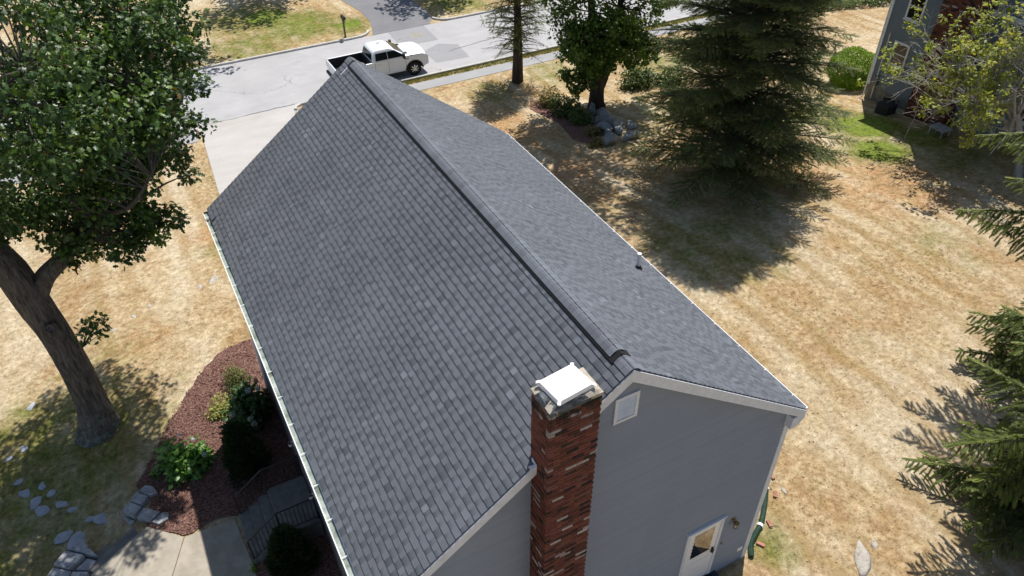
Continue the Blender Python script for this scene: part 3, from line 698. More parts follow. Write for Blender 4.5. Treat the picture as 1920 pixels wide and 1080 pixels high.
# back door, scalloped storm-door light
DX0, DX1, DZ0, DZ1 = 2.22, 3.25, .20, 2.51
m = MB()
for b_ in ((DX0, DX1, DZ1-.10, DZ1), (DX0, DX0+.09, DZ0, DZ1-.10), (DX1-.09, DX1, DZ0, DZ1-.10)): m.box(b_[0], b_[1], WY-.06, WY, b_[2], b_[3])
door = m.build('door_frame', mm('white_trim'), house, bevel=.006)
m = MB(); m.box(DX0-.02, DX1+.02, WY-.085, WY, DZ1+.002, DZ1+.035); m.build('drip_cap', mm('white_trim'), door)
m = MB(); m.box(DX0+.092, DX1-.092, WY-.045, WY-.002, DZ0+.01, DZ1-.102); dl = m.build('door', mm('white_metal'), house, bevel=.004)
gx0, gx1, gz0, gz1 = 2.44, 3.03, 1.38, 2.30
pts = []
for i in range(9):
    t = i/8; pts.append((gx0+(gx1-gx0)*t, gz1+(0.0)))
n_s = 7
for i in range(n_s*4+1):
    t = i/(n_s*4); pts.append((gx1-.03*abs(math.sin(t*n_s*math.pi)), gz1-(gz1-gz0)*t))
for i in range(n_s*4+1):
    t = i/(n_s*4); pts.append((gx0+.03*abs(math.sin(t*n_s*math.pi)), gz0+(gz1-gz0)*t))
m = MB(); m.extrude([(x, WY-.049, z) for x, z in pts[:-1]], (0, .004, 0)); m.build('pane', mm('door_glass'), dl)
m = MB(); m.box(3.075, 3.115, WY-.075, WY-.045, 1.22, 1.42); m.tube([(3.095, WY-.10, 1.25), (3.095, WY-.10, 1.40)], .014, 8); m.build('handle', mm('black_plastic'), dl)
m = MB(); m.box(2.36, 3.11, WY-.048, WY-.044, .32, .36); m.box(2.36, 3.11, WY-.048, WY-.044, 1.10, 1.13); m.build('kick_panel', mm('white_trim'), dl)
st = thing('back_stoop', (2.75, -.35, 0), 'low dark stoop with a blue grey mat below the white back door', 'stoop')
m = MB(); m.box(2.0, 3.45, -.95, WY-.03, -.1, .12); m.build('platform', mm('door_mat'), st, bevel=.01)
m = MB(); m.box(2.2, 3.3, -.75, WY-.06, .122, .145); m.build('mat', mm('rubber'), st, bevel=.01)
# wall lantern beside the door
lx, lz = 3.57, 2.06
m = MB(); m.lathe((lx, WY-.018, lz+.10), (0, -1, 0), [(.065, 0), (.065, .012), (.03, .03)], 14); m.tube([(lx, WY-.03, lz+.10), (lx, WY-.10, lz+.16), (lx, WY-.13, lz+.10)], .010, 6); lan = m.build('wall_lantern', mm('brass'), house)
m = MB(); m.lathe((lx, WY-.13, lz-.12), (0, 0, 1), [(.035, 0), (.05, .015), (.045, .02)], 6); m.lathe((lx, WY-.13, lz+.06), (0, 0, 1), [(.075, 0), (.07, .02), (.025, .06), (.01, .075)], 6)
for k in range(6):
    an = k*math.pi/3; m.tube([(lx+.045*math.cos(an), WY-.13+.045*math.sin(an), lz-.10), (lx+.065*math.cos(an), WY-.13+.065*math.sin(an), lz+.065)], .006, 4)
m.build('lantern_cage', mm('brass'), lan)
m = MB(); m.lathe((lx, WY-.13, lz-.095), (0, 0, 1), [(.038, 0), (.056, .15)], 6); m.build('lantern_glass', mm('lamp_lens'), lan)
m = MB(); m.box(4.04, 4.19, WY-.045, WY, .47, .60); m.build('outlet_cover', mm('white_metal'), house, bevel=.008)
m = MB(); m.lathe((3.39, WY-.012, 1.33), (0, -1, 0), [(.03, 0), (.03, .02), (.012, .03), (.012, .06)], 10); m.build('doorbell', mm('brass'), house)
m = MB(); m.box(-.9, -.2, WY-.05, WY, .55, 1.6); kw = m.build('window', mm('white_trim'), house, bevel=.006)
m = MB(); m.box(-.83, -.27, WY-.056, WY-.052, .62, 1.53); m.build('pane', mm('dark_glass'), kw)

# ------------------------------------------------------------------ chimney (child of the house) with bricks
CX0, CX1, CY0, CY1, CZ = -1.675, -.805, -.345, WY+.01, 9.05
m = MB(); m.box(CX0+.007, CX1-.007, CY0+.007, CY1, -1.8, CZ); chim = m.build('chimney', mm('mortar'), house)
BL, BH, CRS = .203, .057, .0672
def brick_tone():
    r = random.random()
    if r < .12: return random.uniform(0, .12)
    if r < .21: return random.uniform(.88, 1.)
    return random.uniform(.18, .84)
bm_cache = {}
def brick_template(lx, ly, ti):
    key = (round(lx, 3), round(ly, 3), ti)
    if key not in bm_cache:
        m = MB(); m.box(0, lx, 0, ly, 0, BH); me = bpy.data.meshes.new('brick'); me.from_pydata(m.v, [], m.f)
        a = me.attributes.new('tone', 'FLOAT', 'POINT'); a.data.foreach_set('value', np.full(8, ti/20, np.float32)); me.materials.append(mm('brick')); bm_cache[key] = me
    return bm_cache[key]
bricks = []
nz = int((CZ+1.7)/CRS)
for j in range(nz):
    z0 = CZ-(j+1)*CRS+.004; shift = 0 if j % 2 == 0 else .5
    # front (facing the camera), then left and right returns; each is (x0, y0, lx, ly)
    x = CX0-(BL+.01)*shift if shift else CX0
    while x < CX1-.02:
        a = max(x, CX0); b_ = min(x+BL, CX1)
        if b_-a > .03: bricks.append((a, CY0, b_-a, .09, z0, 0))
        x += BL+.01
    for side in (0, 1):
        y = CY0+.10-((BL+.01)*(0.5-shift) if True else 0); 
        while y < CY1-.02:
            a = max(y, CY0+.10); b_ = min(y+BL, CY1)
            if b_-a > .03: bricks.append((CX0 if side == 0 else CX1-.09, a, .09, b_-a, z0, 1+side))
            y += BL+.01
vis = sorted([b for b in bricks if b[5] != 2], key=lambda b: -b[4])[:300]; vis = set(vis)
V_, F_, T_ = [], [], []
for b in bricks:
    tn = brick_tone(); x0, y0, lx_, ly_, z0, sd_ = b; j = random.uniform(-.003, .004)
    if b in vis:
        o = link('brick', brick_template(lx_, ly_, int(tn*20)), chim, loc=(x0+(j if sd_ == 1 else 0), y0+(j if sd_ == 0 else 0), z0))
    else:
        m = MB(); m.box(x0, x0+lx_, y0+(j if sd_ == 0 else 0), y0+ly_, z0, z0+BH); k = len(V_); V_ += m.v; F_ += [[q+k for q in f] for f in m.f]; T_ += [tn]*8
me = bpy.data.meshes.new('brickwork'); w = wloc(chim); me.from_pydata([tuple(np.array(v)-w) for v in V_], [], F_)
a = me.attributes.new('tone', 'FLOAT', 'POINT'); a.data.foreach_set('value', np.array(T_, np.float32)); o = link('brickwork', me, chim, mm('brick')); o['kind'] = 'stuff'
# crown, flue, white cap
def lumpy_box(name, x0, x1, y0, y1, z0, z1, mat, parent, inset, n=10, amp=.012, seed=1):
    r = np.random.default_rng(seed); V, F = [], []
    us = np.linspace(0, 1, n)
    top = np.zeros((n, n), int)
    for i, u in enumerate(us):
        for j, v in enumerate(us):
            e = min(u, 1-u, v, 1-v)*2; zt = z1-(1-min(1, e/inset))*(z1-z0)*.55 if inset else z1
            V.append((x0+(x1-x0)*u+r.normal()*amp*.3, y0+(y1-y0)*v+r.normal()*amp*.3, zt+r.normal()*amp*.4)); top[i, j] = len(V)-1
    ring = [(i, 0) for i in range(n)]+[(n-1, j) for j in range(1, n)]+[(i, n-1) for i in range(n-2, -1, -1)]+[(0, j) for j in range(n-2, 0, -1)]
    bot = []
    for i, j in ring:
        p = V[top[i, j]]; V.append((p[0]+r.normal()*amp*.3, p[1]+r.normal()*amp*.3, z0+r.normal()*amp)); bot.append(len(V)-1)
    for i in range(n-1):
        for j in range(n-1): F.append((top[i, j], top[i+1, j], top[i+1, j+1], top[i, j+1]))
    L = len(ring)
    for k in range(L): a_, b_ = ring[k], ring[(k+1) % L]; F.append((top[a_], bot[k], bot[(k+1) % L], top[b_]))
    m = MB(); m.v = V; m.f = [list(f) for f in F]; m.t = [.5]*len(V); return m.build(name, mm(mat), parent)
lumpy_box('chimney_crown', CX0-.01, CX1+.01, CY0-.01, CY1+.02, CZ-.05, CZ+.09, 'crown_mortar', chim, .35, 12, .006)
lumpy_box('crown_shade', CX0-.014, CX1-.20, CY0-.014, CY0+.17, CZ-.06, CZ+.082, 'crown_shaded', chim, .4, 12, .006, 4)  # dark strips paint in the shade on the crown's front and left
lumpy_box('crown_shade', CX0-.016, CX0+.15, CY0+.12, CY1-.10, CZ-.055, CZ+.078, 'crown_shaded', chim, .4, 12, .006, 6)
m = MB(); fx, fy = -1.235, -.06; m.box(fx-.23, fx+.23, fy-.17, fy+.17, CZ+.03, CZ+.11); m.build('flue_skirt', mm('white_metal'), chim, bevel=.01)
m = MB(); ca, sa = math.cos(R(7)), math.sin(R(7))
def capp(u, v, z): return (fx-.01+u*ca-v*sa, fy+.01+u*sa+v*ca, z)
hwx, hwy = .325, .262
m.hexa([capp(-hwx, -hwy, CZ+.085), capp(hwx, -hwy, CZ+.085), capp(hwx, hwy, CZ+.085), capp(-hwx, hwy, CZ+.085), capp(-hwx+.02, -hwy+.02, CZ+.155), capp(hwx-.02, -hwy+.02, CZ+.155), capp(hwx-.02, hwy-.02, CZ+.15), capp(-hwx+.02, hwy-.02, CZ+.15)])
cap = m.build('chimney_cap', mm('white_metal'), chim, bevel=.008)
for sx, sy in ((-1, -1), (1, -1), (1, 1), (-1, 1)):
    m = MB(); m.bar(capp(sx*(hwx-.04), sy*(hwy-.04), CZ+.145), capp(sx*(hwx+.004), sy*(hwy+.004), CZ+.118), .05, .02); m.build('cap_corner', mm('white_metal'), chim)
# stepped white flashing where the chimney meets the left rake
m = MB(); q = np.array([CX0-.015, .0, RIDGE-(abs(CX0)+.05)*RISE/HW])
m.hexa([q+np.array(p) for p in ((-.02, -.04, -.06), (0, -.04, -.06), (0, .08, -.02), (-.02, .08, -.02), (-.02, -.04, .06), (0, -.04, .06), (0, .08, .10), (-.02, .08, .10))])
m.bar(q+np.array([-.02, -.03, .02]), q+np.array([-.12, -.03, .04]), .06, .012); m.build('flashing', mm('white_metal'), chim)

# ------------------------------------------------------------------ front landing, rails, hose
land = thing('front_landing', (-5.3, 7.5, -1.6), 'grey concrete landing and steps at the shaded front entry', 'steps')
m = MB(); m.box(-5.47, -4.42, 6.72, 8.40, -1.75, -.90); m.build('landing', mm('old_concrete'), land, bevel=.02)
for k in range(3):
    m = MB(); m.box(-5.47-.30*(k+1), -5.475-.30*k, 6.72+.001*k, 8.40-.001*k, -1.75, -.90-.175*(k+1)); m.build('step', mm('old_concrete'), land, bevel=.015)
def railing(name, y, label):
    t = thing(name, (-5.4, y, -.9), label, 'railing', None)
    A, B_, C_ = np.array([-4.45, y, .0]), np.array([-5.45, y, .0]), np.array([-6.32, y, -.66])
    m = MB(); m.tube([A, B_, C_], .022, 6); m.build('handrail', mm('iron'), t)
    m = MB(); m.tube([A-np.array([0, 0, .82]), B_-np.array([0, 0, .82]), C_-np.array([0, 0, .80])], .014, 6); m.build('bottom_rail', mm('iron'), t)
    for p, zb in ((A, -.9), (B_, -.9), (C_, -1.58)):
        m = MB(); m.box(p[0]-.02, p[0]+.02, y-.02, y+.02, zb, p[2]+.02); m.build('post', mm('iron'), t)
    for i in range(1, 9):
        x = -4.45-i*.111; m = MB(); m.box(x-.008, x+.008, y-.008, y+.008, -.82, 0); m.build('baluster', mm('iron'), t)
    for i in range(1, 8):
        f = i/8; p = B_*(1-f)+C_*f; m = MB(); m.box(p[0]-.008, p[0]+.008, y-.008, y+.008, p[2]-.8, p[2]); m.build('baluster', mm('iron'), t)
railing('iron_railing', 6.80, 'black iron railing on the near side of the front steps')
railing('iron_railing', 8.36, 'thin iron railing on the far side of the front steps, against the dark shrubs')
def wall_lamp(y, z, lb):
    t = thing('entry_lantern', (-4.45, y, z), lb, 'lantern')
    m = MB(); m.box(-4.43, -4.40, y-.05, y+.05, z-.1, z+.1); m.bar((-4.42, y, z+.05), (-4.54, y, z+.10), .02, .02); m.build('bracket', mm('white_metal'), t)
    m = MB(); m.lathe((-4.52, y, z-.09), (0, 0, 1), [(.03, 0), (.05, .02), (.055, .13)], 6); m.build('shade', mm('lamp_lens'), t)
    m = MB(); m.lathe((-4.52, y, z+.045), (0, 0, 1), [(.07, 0), (.02, .06), (.008, .075)], 6); m.build('cap', mm('iron'), t)
wall_lamp(6.62, .35, 'small white entry lantern under the gutter near the landing rail end')
wall_lamp(8.55, .35, 'small entry lantern under the gutter above the far landing corner')
hose = thing('drain_hose', (5.4, .8, 0), 'green corrugated drain hose curving round the house corner on grass', 'hose')
hp = [(4.50, .02, .05), (4.72, .28, .07), (5.0, .44, .07), (5.35, .62, .07), (5.7, .90, .07), (6.0, 1.18, .07), (6.25, 1.45, .07), (6.45, 1.8, .07), (6.4, 2.3, .07), (6.0, 2.9, .07)]
def catmull(P, n):
    P = [np.array(p, float) for p in P]; P = [2*P[0]-P[1]]+P+[2*P[-1]-P[-2]]; out = []
    for i in range(1, len(P)-2):
        for k in range(n):
            t = k/n; a, b, c, d = P[i-1:i+3]; out.append(.5*((2*b)+(c-a)*t+(2*a-5*b+4*c-d)*t*t+(3*b-a-3*c+d)*t**3))
    out.append(P[-2]); return out
pp = catmull(hp, 16); m = MB(); m.tube(pp, [.075 if i % 2 else .062 for i in range(len(pp))], 10); m.build('corrugated_pipe', mm('green_hose'), hose)
for fr in (.30, .62):
    i = int(fr*len(pp)); m = MB(); m.tube(pp[i:i+4], .084, 12); m.build('coupling', mm('white_pvc'), hose)
for k, (x, y, lb) in enumerate([(4.95, .18, 'lowest red brick lying beside the green hose'), (5.55, .52, 'red brick lying against the middle of the green hose'), (5.2, .82, 'red brick on the house side of the green hose'), (6.3, 1.12, 'red brick near the upper bend of the green hose'), (5.75, 1.2, 'red brick on the house side near the hose coupling'), (6.62, 1.6, 'uppermost red brick beside the green hose')]):
    m = MB(); an = random.uniform(0, 3); d = np.array([math.cos(an), math.sin(an), 0]); zz = float(hh(x, y))+.03
    m.bar(np.array([x, y, zz])-d*.1, np.array([x, y, zz])+d*.1, .09, .06); tag(m.build('loose_brick', mm('paver_red'), bevel=.006), lb, 'brick', 'loose bricks along the hose')

# ------------------------------------------------------------------ neighbour's house
NX, NY0, NY1, NZ = 28.7, 4.2, 18.3, -1.3
nb = thing('neighbour_house', (NX+4, 11, -1), 'blue grey sided neighbouring house with a brick chimney', 'house')
m = MB(); ymid = (NY0+NY1)/2
m.extrude([(NX+.03, NY0, -1.9), (NX+.03, NY1, -1.9), (NX+.03, NY1, 5.6), (NX+.03, ymid, 10.2), (NX+.03, NY0, 5.6)], (11, 0, 0)); m.build('wall', mm('siding_blue'), nb)
m = MB(); z = -.42
while z < 5.55:
    m.hexa([(NX-.012, NY0, z), (NX+.03, NY0, z), (NX+.03, NY1, z), (NX-.012, NY1, z), (NX+.006, NY0, z+.115), (NX+.03, NY0, z+.115), (NX+.03, NY1, z+.115), (NX+.006, NY1, z+.115)]); z += .115
while z < 9.9:
    f = (10.2-z)/4.6; a0, a1 = ymid-(ymid-NY0)*f, ymid+(NY1-ymid)*f; f2 = (10.2-z-.115)/4.6; b0, b1 = ymid-(ymid-NY0)*f2, ymid+(NY1-ymid)*f2
    m.hexa([(NX-.012, a0, z), (NX+.03, a0, z), (NX+.03, a1, z), (NX-.012, a1, z), (NX+.006, b0, z+.115), (NX+.03, b0, z+.115), (NX+.03, b1, z+.115), (NX+.006, b1, z+.115)]); z += .115
o = m.build('siding', mm('siding_blue'), nb); o['kind'] = 'stuff'
m = MB(); m.box(NX+.008, NX+11, NY0+.01, NY1-.01, -2.6, -.425); m.build('foundation', mm('old_concrete'), nb)
for y0, y1 in ((NY1-.10, NY1+.03), (NY0-.03, NY0+.10)):
    m = MB(); m.box(NX-.03, NX+.06, y0, y1, -.45, 5.6); m.build('corner_board', mm('white_trim'), nb)
m = MB(); m.box(NX-.06, NX+.02, NY0+.1, 14.4, 4.78, 4.98); m.build('band_board', mm('white_trim'), nb)
for s in (-1, 1):
    e = NY1 if s > 0 else NY0
    m = MB(); m.extrude([(NX-.25, e+s*.3, 5.45), (NX-.25, ymid, 10.35), (NX-.25, ymid, 10.15), (NX-.25, e+s*.3, 5.25)], (.03, 0, 0)); m.build('rake_board', mm('white_trim'), nb)
    m = MB(); m.extrude([(NX-.25, e+s*.35, 5.52), (NX-.25, ymid, 10.5), (NX-.25, ymid, 10.38), (NX-.25, e+s*.35, 5.4)], (11.5, 0, 0)); m.build('roof', mm('roof_deck'), nb)
def nwindow(y0, y1, z0, z1, base=False):
    m = MB(); t = .09
    for b_ in ((y0, y1, z1-t, z1), (y0, y1, z0, z0+t), (y0, y0+t, z0+t, z1-t), (y1-t, y1, z0+t, z1-t)): m.box(NX-.05, NX+.01, b_[0], b_[1], b_[2], b_[3])
    f = m.build('window', mm('white_trim' if not base else 'old_concrete'), nb)
    m = MB(); m.box(NX-.022, NX-.014, y0+t-.01, y1-t+.01, z0+t-.01, z1-t+.01); m.build('pane', mm('dark_glass'), f)
    if not base:
        m = MB(); m.box(NX-.04, NX-.010, y0+t, y1-t, (z0+z1)/2-.025, (z0+z1)/2+.025); m.build('sash', mm('white_trim'), f)
        m = MB(); m.box(NX-.09, NX, y0-.05, y1+.05, z0-.05, z0-.002); m.build('sill', mm('white_trim'), f)
nwindow(16.6, 17.5, .95, 2.15); nwindow(16.5, 17.4, 3.28, 4.6); nwindow(16.3, 17.2, -1.05, -.55, True)
nwindow(9.5, 10.5, 1.0, 2.3); nwindow(9.5, 10.5, 5.4, 6.8)
m = MB(); m.box(NX-.62, NX-.02, 13.3, 15.35, -2.0, 11.2); nch = m.build('chimney', mm('mortar'), nb)
V_, F_, T_ = [], [], []
for j in range(int(9.4/.085)):
    z0 = -1.4+j*.085; y = 13.29-(.13 if j % 2 else 0)
    while y < 15.34:
        a_, b_ = max(y, 13.29), min(y+.25, 15.36)
        if b_-a_ > .04:
            m = MB(); m.box(NX-.635, NX-.60, a_, b_, z0, z0+.072); k = len(V_); V_ += m.v; F_ += [[q+k for q in f] for f in m.f]; T_ += [brick_tone()]*8
        y += .262
    for q in range(3):
        for yy in (15.34, 13.275):
            m = MB(); x0 = NX-.63+q*.2; m.box(x0, x0+.19, yy, yy+.03, z0, z0+.072); k = len(V_); V_ += m.v; F_ += [[q_+k for q_ in f] for f in m.f]; T_ += [brick_tone()]*8
me = bpy.data.meshes.new('brickwork'); w = wloc(nch); me.from_pydata([tuple(np.array(v)-w) for v in V_], [], F_)
a = me.attributes.new('tone', 'FLOAT', 'POINT'); a.data.foreach_set('value', np.array(T_, np.float32)); o = link('brickwork', me, nch, mm('brick')); o['kind'] = 'stuff'
m = MB(); m.box(NX-.16, NX-.015, 17.72, 17.98, -.35, .12); mt = m.build('meter_box', mm('old_concrete'), nb, bevel=.02)
m = MB(); m.tube([(NX-.08, 17.85, .12), (NX-.08, 17.85, 2.4)], .025, 6); m.tube([(NX-.08, 17.85, -.35), (NX-.08, 17.85, -1.1)], .03, 6); m.build('conduit', mm('white_pvc'), mt)
m = MB(); m.tube([(NX-.12, NY1-.02, 5.3), (NX-.12, NY1-.02, -1.0), (NX-.3, NY1+.05, -1.35)], .045, 6); m.build('downspout', mm('white_metal'), nb)
t = thing('condenser_unit', (27.7, 16.1, -1.0), 'dark box shaped condenser on the shaded grass below the neighbour basement window', 'condenser')
m = MB(); m.box(27.35, 28.05, 15.8, 16.5, -1.05, -.42); m.build('casing', mm('dark_inside'), t, bevel=.03)
m = MB(); m.lathe((27.7, 16.15, -.42), (0, 0, 1), [(.30, 0), (.30, .02), (.06, .035)], 16); m.build('fan_grille', mm('iron'), t)
t = thing('patio_bench', (27.2, 12.9, -.55), 'pale blue tabletop standing by the neighbour foundation under the bare branches', 'table')
m = MB(); m.box(26.9, 27.6, 12.4, 13.2, -.12, -.07); m.build('tabletop', mm('flagstone'), t, bevel=.02)
for x in (26.98, 27.52):
    for y in (12.48, 13.12): m = MB(); m.box(x-.03, x+.03, y-.03, y+.03, float(hh(x, y)), -.12); m.build('leg', mm('flagstone'), t)

# ------------------------------------------------------------------ pickup truck
TR = thing('pickup_truck', (8.22, 36.52, RZ+.015), 'white crew cab pickup truck parked along the street kerb', 'pickup truck')
def P_(name, m, mat, parent=None, bevel=0, smooth=False): return m.build(name, mm(mat), parent or TR, bevel=bevel, smooth=smooth, local=True)
HWd = 1.0
FA, RA, WR = 1.95, -1.80, .43
def arch(cx, r, n=12): return [(cx+r*math.cos(math.pi*k/n), .42+r*math.sin(math.pi*k/n)) for k in range(n+1)]
side = [(-2.9, .62), (-2.9, 1.32), (-.62, 1.34), (2.05, 1.33), (2.74, 1.27), (2.90, 1.10), (2.90, .62), (2.62, .50)]
side += [(x, z) for x, z in arch(FA, .56)] + [(RA+.62, .42)] + [(x, z) for x, z in arch(RA, .56)] + [(-2.5, .46)]
for s in (-1, 1):
    m = MB(); m.extrude([(x, s*HWd, z) for x, z in side], (0, -s*.10, 0)); P_('side_panel', m, 'car_white', bevel=.03)
    for cx in (FA, RA):   # dark arch flares
        m = MB(); a0 = arch(cx, .585, 16); a1 = arch(cx, .515, 16)
        for k in range(16): m.hexa([(a1[k][0], s*.93, a1[k][1]), (a1[k+1][0], s*.93, a1[k+1][1]), (a0[k+1][0], s*.93, a0[k+1][1]), (a0[k][0], s*.93, a0[k][1]), (a1[k][0], s*1.035, a1[k][1]), (a1[k+1][0], s*1.035, a1[k+1][1]), (a0[k+1][0], s*1.025, a0[k+1][1]), (a0[k][0], s*1.025, a0[k][1])])
        P_('wheel_arch', m, 'black_plastic')
    m = MB(); m.box(RA+.66, FA-.66, s*.99-.035, s*.99+.035, .36, .43); P_('side_step', m, 'black_plastic')
m = MB(); m.box(-2.6, 2.6, -.88, .88, .45, .66); m.box(-.62, 2.2, -.86, .86, .64, 1.1); P_('chassis', m, 'rubber')
# hood, lofted with a raised centre and a rounded nose
V, F = [], []; xs = [1.3, 1.6, 1.95, 2.3, 2.6, 2.8, 2.90]; zc = [1.43, 1.425, 1.41, 1.39, 1.365, 1.31, 1.14]; us = [-1, -.9, -.62, -.5, 0, .5, .62, .9, 1]
for x, z in zip(xs, zc):
    for u in us: V.append((x-(.10*u*u if x > 2.5 else 0), u*.985, z-(.055 if abs(u) == 1 else 0)+(.025 if abs(u) <= .5 else 0)-(.0 if x < 2.85 else .02*u*u)))
for i in range(len(xs)-1):
    for j in range(8): F.append([i*9+j, i*9+j+1, (i+1)*9+j+1, (i+1)*9+j])
m = MB(); m.v = V; m.f = F; m.t = [.5]*len(V); P_('hood', m, 'car_white', smooth=True)
m = MB(); m.box(2.80, 2.90, -.66, .66, .70, 1.10); P_('grille', m, 'black_plastic', bevel=.02)
m = MB()
for z in (.78, .88, .98): m.box(2.895, 2.915, -.62, .62, z, z+.03)
P_('grille_bar', m, 'chrome')
m = MB(); m.hexa([(2.72, -.96, .50), (2.98, -.80, .50), (2.98, .80, .50), (2.72, .96, .50), (2.70, -.98, .74), (2.99, -.82, .74), (2.99, .82, .74), (2.70, .98, .74)]); P_('bumper', m, 'chrome', bevel=.03)
for s in (-1, 1):
    m = MB(); m.hexa([(2.70, s*1.005, .86), (2.915, s*.66, .86), (2.80, s*.66, .86), (2.6, s*.9, .86), (2.66, s*1.003, 1.10), (2.90, s*.66, 1.10), (2.80, s*.66, 1.10), (2.6, s*.9, 1.10)]); P_('headlight', m, 'lamp_lens', bevel=.01)
    m = MB(); m.box(-2.925, -2.82, s*.90-.09, s*.90+.09, .88, 1.24); P_('tail_light', m, 'red_lens', bevel=.01)
# cab
def ring(zv, x0, x1, hw, cut): return [(x0, -hw+cut, zv), (x0+cut*.6, -hw, zv), (x1-cut, -hw, zv), (x1, -hw+cut*1.4, zv), (x1, hw-cut*1.4, zv), (x1-cut, hw, zv), (x0+cut*.6, hw, zv), (x0, hw-cut, zv)]
rings_ = [ring(1.22, -.66, 1.68, .985, .06), ring(1.34, -.65, 1.60, .975, .06), ring(1.84, -.56, .80, .80, .10), ring(1.93, -.46, .64, .73, .16), ring(1.955, -.28, .44, .60, .2)]
m = MB(); ids = [[m.vert(p) for p in r_] for r_ in rings_]
for a_, b_ in zip(ids, ids[1:]):
    for k in range(8): m.f.append([a_[k], a_[(k+1) % 8], b_[(k+1) % 8], b_[k]])
m.f.append(ids[-1]); cab = P_('cab', m, 'car_white', smooth=True)
def lerp(a, b, t): return np.array(a)*(1-t)+np.array(b)*t
def pane(name, q, off, mat='truck_glass'):   # q: 4 corners, pushed out along its normal
    q = [np.array(p, float) for p in q]; n = np.cross(q[1]-q[0], q[2]-q[0]); n /= np.linalg.norm(n); c = sum(q)/4
    if n@(c-np.array([.3, 0, 1.4])) < 0: n = -n
    m = MB(); m.hexa([p-n*.01 for p in q]+[p+n*off for p in q]); return P_(name, m, mat)
for s in (-1, 1):
    def sd(x, t): return (x, s*(.975+(.80-.975)*t), 1.34+(.50)*t)
    pane('side_window', [sd(-.46, .08), sd(.30, .08), sd(.30, .90), sd(-.40, .90)], .012)
    pane('side_window', [sd(.34, .08), sd(1.38, .08), sd(.82, .90), sd(.34, .90)], .012)
    for x in (-.52, .32, 1.42):
        m = MB(); m.box(x-.006, x+.006, s*1.003-.004, s*1.003+.004, .56, 1.29); P_('door_seam', m, 'black_plastic')
    for x in (-.38, .42):
        m = MB(); m.box(x, x+.20, s*1.015-.015, s*1.015+.015, 1.12, 1.16); P_('door_handle', m, 'car_white', bevel=.008)
    m = MB(); m.box(1.20, 1.30, s*1.02-.06, s*1.02+.06, 1.38, 1.42); m.hexa([(1.20, s*1.06, 1.32), (1.32, s*1.06, 1.32), (1.32, s*1.28, 1.32), (1.20, s*1.28, 1.32), (1.20, s*1.06, 1.62), (1.34, s*1.06, 1.62), (1.34, s*1.26, 1.62), (1.20, s*1.26, 1.62)]); P_('mirror', m, 'black_plastic', bevel=.03)
    m = MB(); m.box(1.36, 1.62, s*1.004-.004, s*1.004+.004, 1.155, 1.195); P_('fender_badge', m, 'black_plastic')
pane('windshield', [(1.54, -.80, 1.40), (1.54, .80, 1.40), (.84, .66, 1.83), (.84, -.66, 1.83)], .014)
pane('rear_window', [(-.645, -.76, 1.40), (-.645, .76, 1.40), (-.568, .64, 1.80), (-.568, -.64, 1.80)], .014)
m = MB(); m.box(1.52, 1.64, -.84, .84, 1.40, 1.44); P_('cowl', m, 'black_plastic')
m = MB(); m.lathe((.25, .25, 1.95), (0, 0, 1), [(.05, 0), (.03, .035)], 8); m.hexa([(.1, .22, 1.95), (.22, .22, 1.95), (.22, .28, 1.95), (.1, .28, 1.95), (.1, .24, 1.98), (.14, .24, 2.0), (.14, .26, 2.0), (.1, .26, 1.98)]); P_('roof_antenna', m, 'black_plastic')
# bed
m = MB(); m.box(-2.86, -.70, -.90, .90, .66, .74); P_('bed_floor', m, 'black_plastic')
m = MB(); m.box(-.73, -.66, -.92, .92, .70, 1.31); P_('bed_front_wall', m, 'black_plastic')
for s in (-1, 1):
    m = MB(); m.box(-2.84, -.73, s*.885-.015, s*.885+.015, .70, 1.30); P_('bed_liner', m, 'black_plastic')
m = MB(); m.box(-2.93, -2.85, -.88, .88, .64, 1.30); tg = P_('tailgate', m, 'car_white', bevel=.02)
m = MB(); m.box(-2.938, -2.931, -.16, .16, .92, 1.02); P_('tailgate_badge', m, 'chrome', tg)
m = MB(); m.box(-3.02, -2.86, -.96, .96, .46, .64); P_('rear_bumper', m, 'black_plastic', bevel=.03)
# wheels
def wheel(x, s):
    t = MB(); y0 = s*.78; prof = [(.27, 0), (.40, 0), (.43, .03), (.43, .22), (.40, .25), (.27, .25)]
    t.lathe((x, y0-s*.02, WR), (0, s, 0), prof, 28); w_ = P_('wheel', t, 'tyre', smooth=True)
    r_ = MB(); r_.lathe((x, y0+s*.08, WR), (0, s, 0), [(.275, 0), (.275, .11), (.255, .145), (.25, .02)], 28); P_('rim', r_, 'black_plastic', w_, smooth=True)
    k_ = MB()
    for q in range(8):
        an = q*math.pi/4; d = np.array([math.cos(an), 0, math.sin(an)]); c = np.array([x, y0+s*.225, WR])
        k_.bar(c+d*.05, c+d*.255, .05, .03, upv=(0, 1, 0))
    k_.lathe((x, y0+s*.19, WR), (0, s, 0), [(.07, 0), (.06, .06)], 12); P_('spokes', k_, 'chrome', w_)
for x in (FA, RA):
    for s in (-1, 1): wheel(x, s)
TR.scale = (.985, 1, .97)
o = MB(); o.box(6.75, 7.25, 35.85, 36.35, RZ+.73, RZ+1.12); o = o.build('cooler', mm('white_pvc'), bevel=.03); tag(o, 'white box lying in the bed of the pickup behind the ridge', 'box')
o = MB(); o.tube([(6.2, 35.9, RZ+.80), (6.72, 35.95, RZ+.85)], .09, 8); o = o.build('roll', mm('white_pvc')); tag(o, 'white rolled bundle beside the box in the pickup bed', 'bundle')

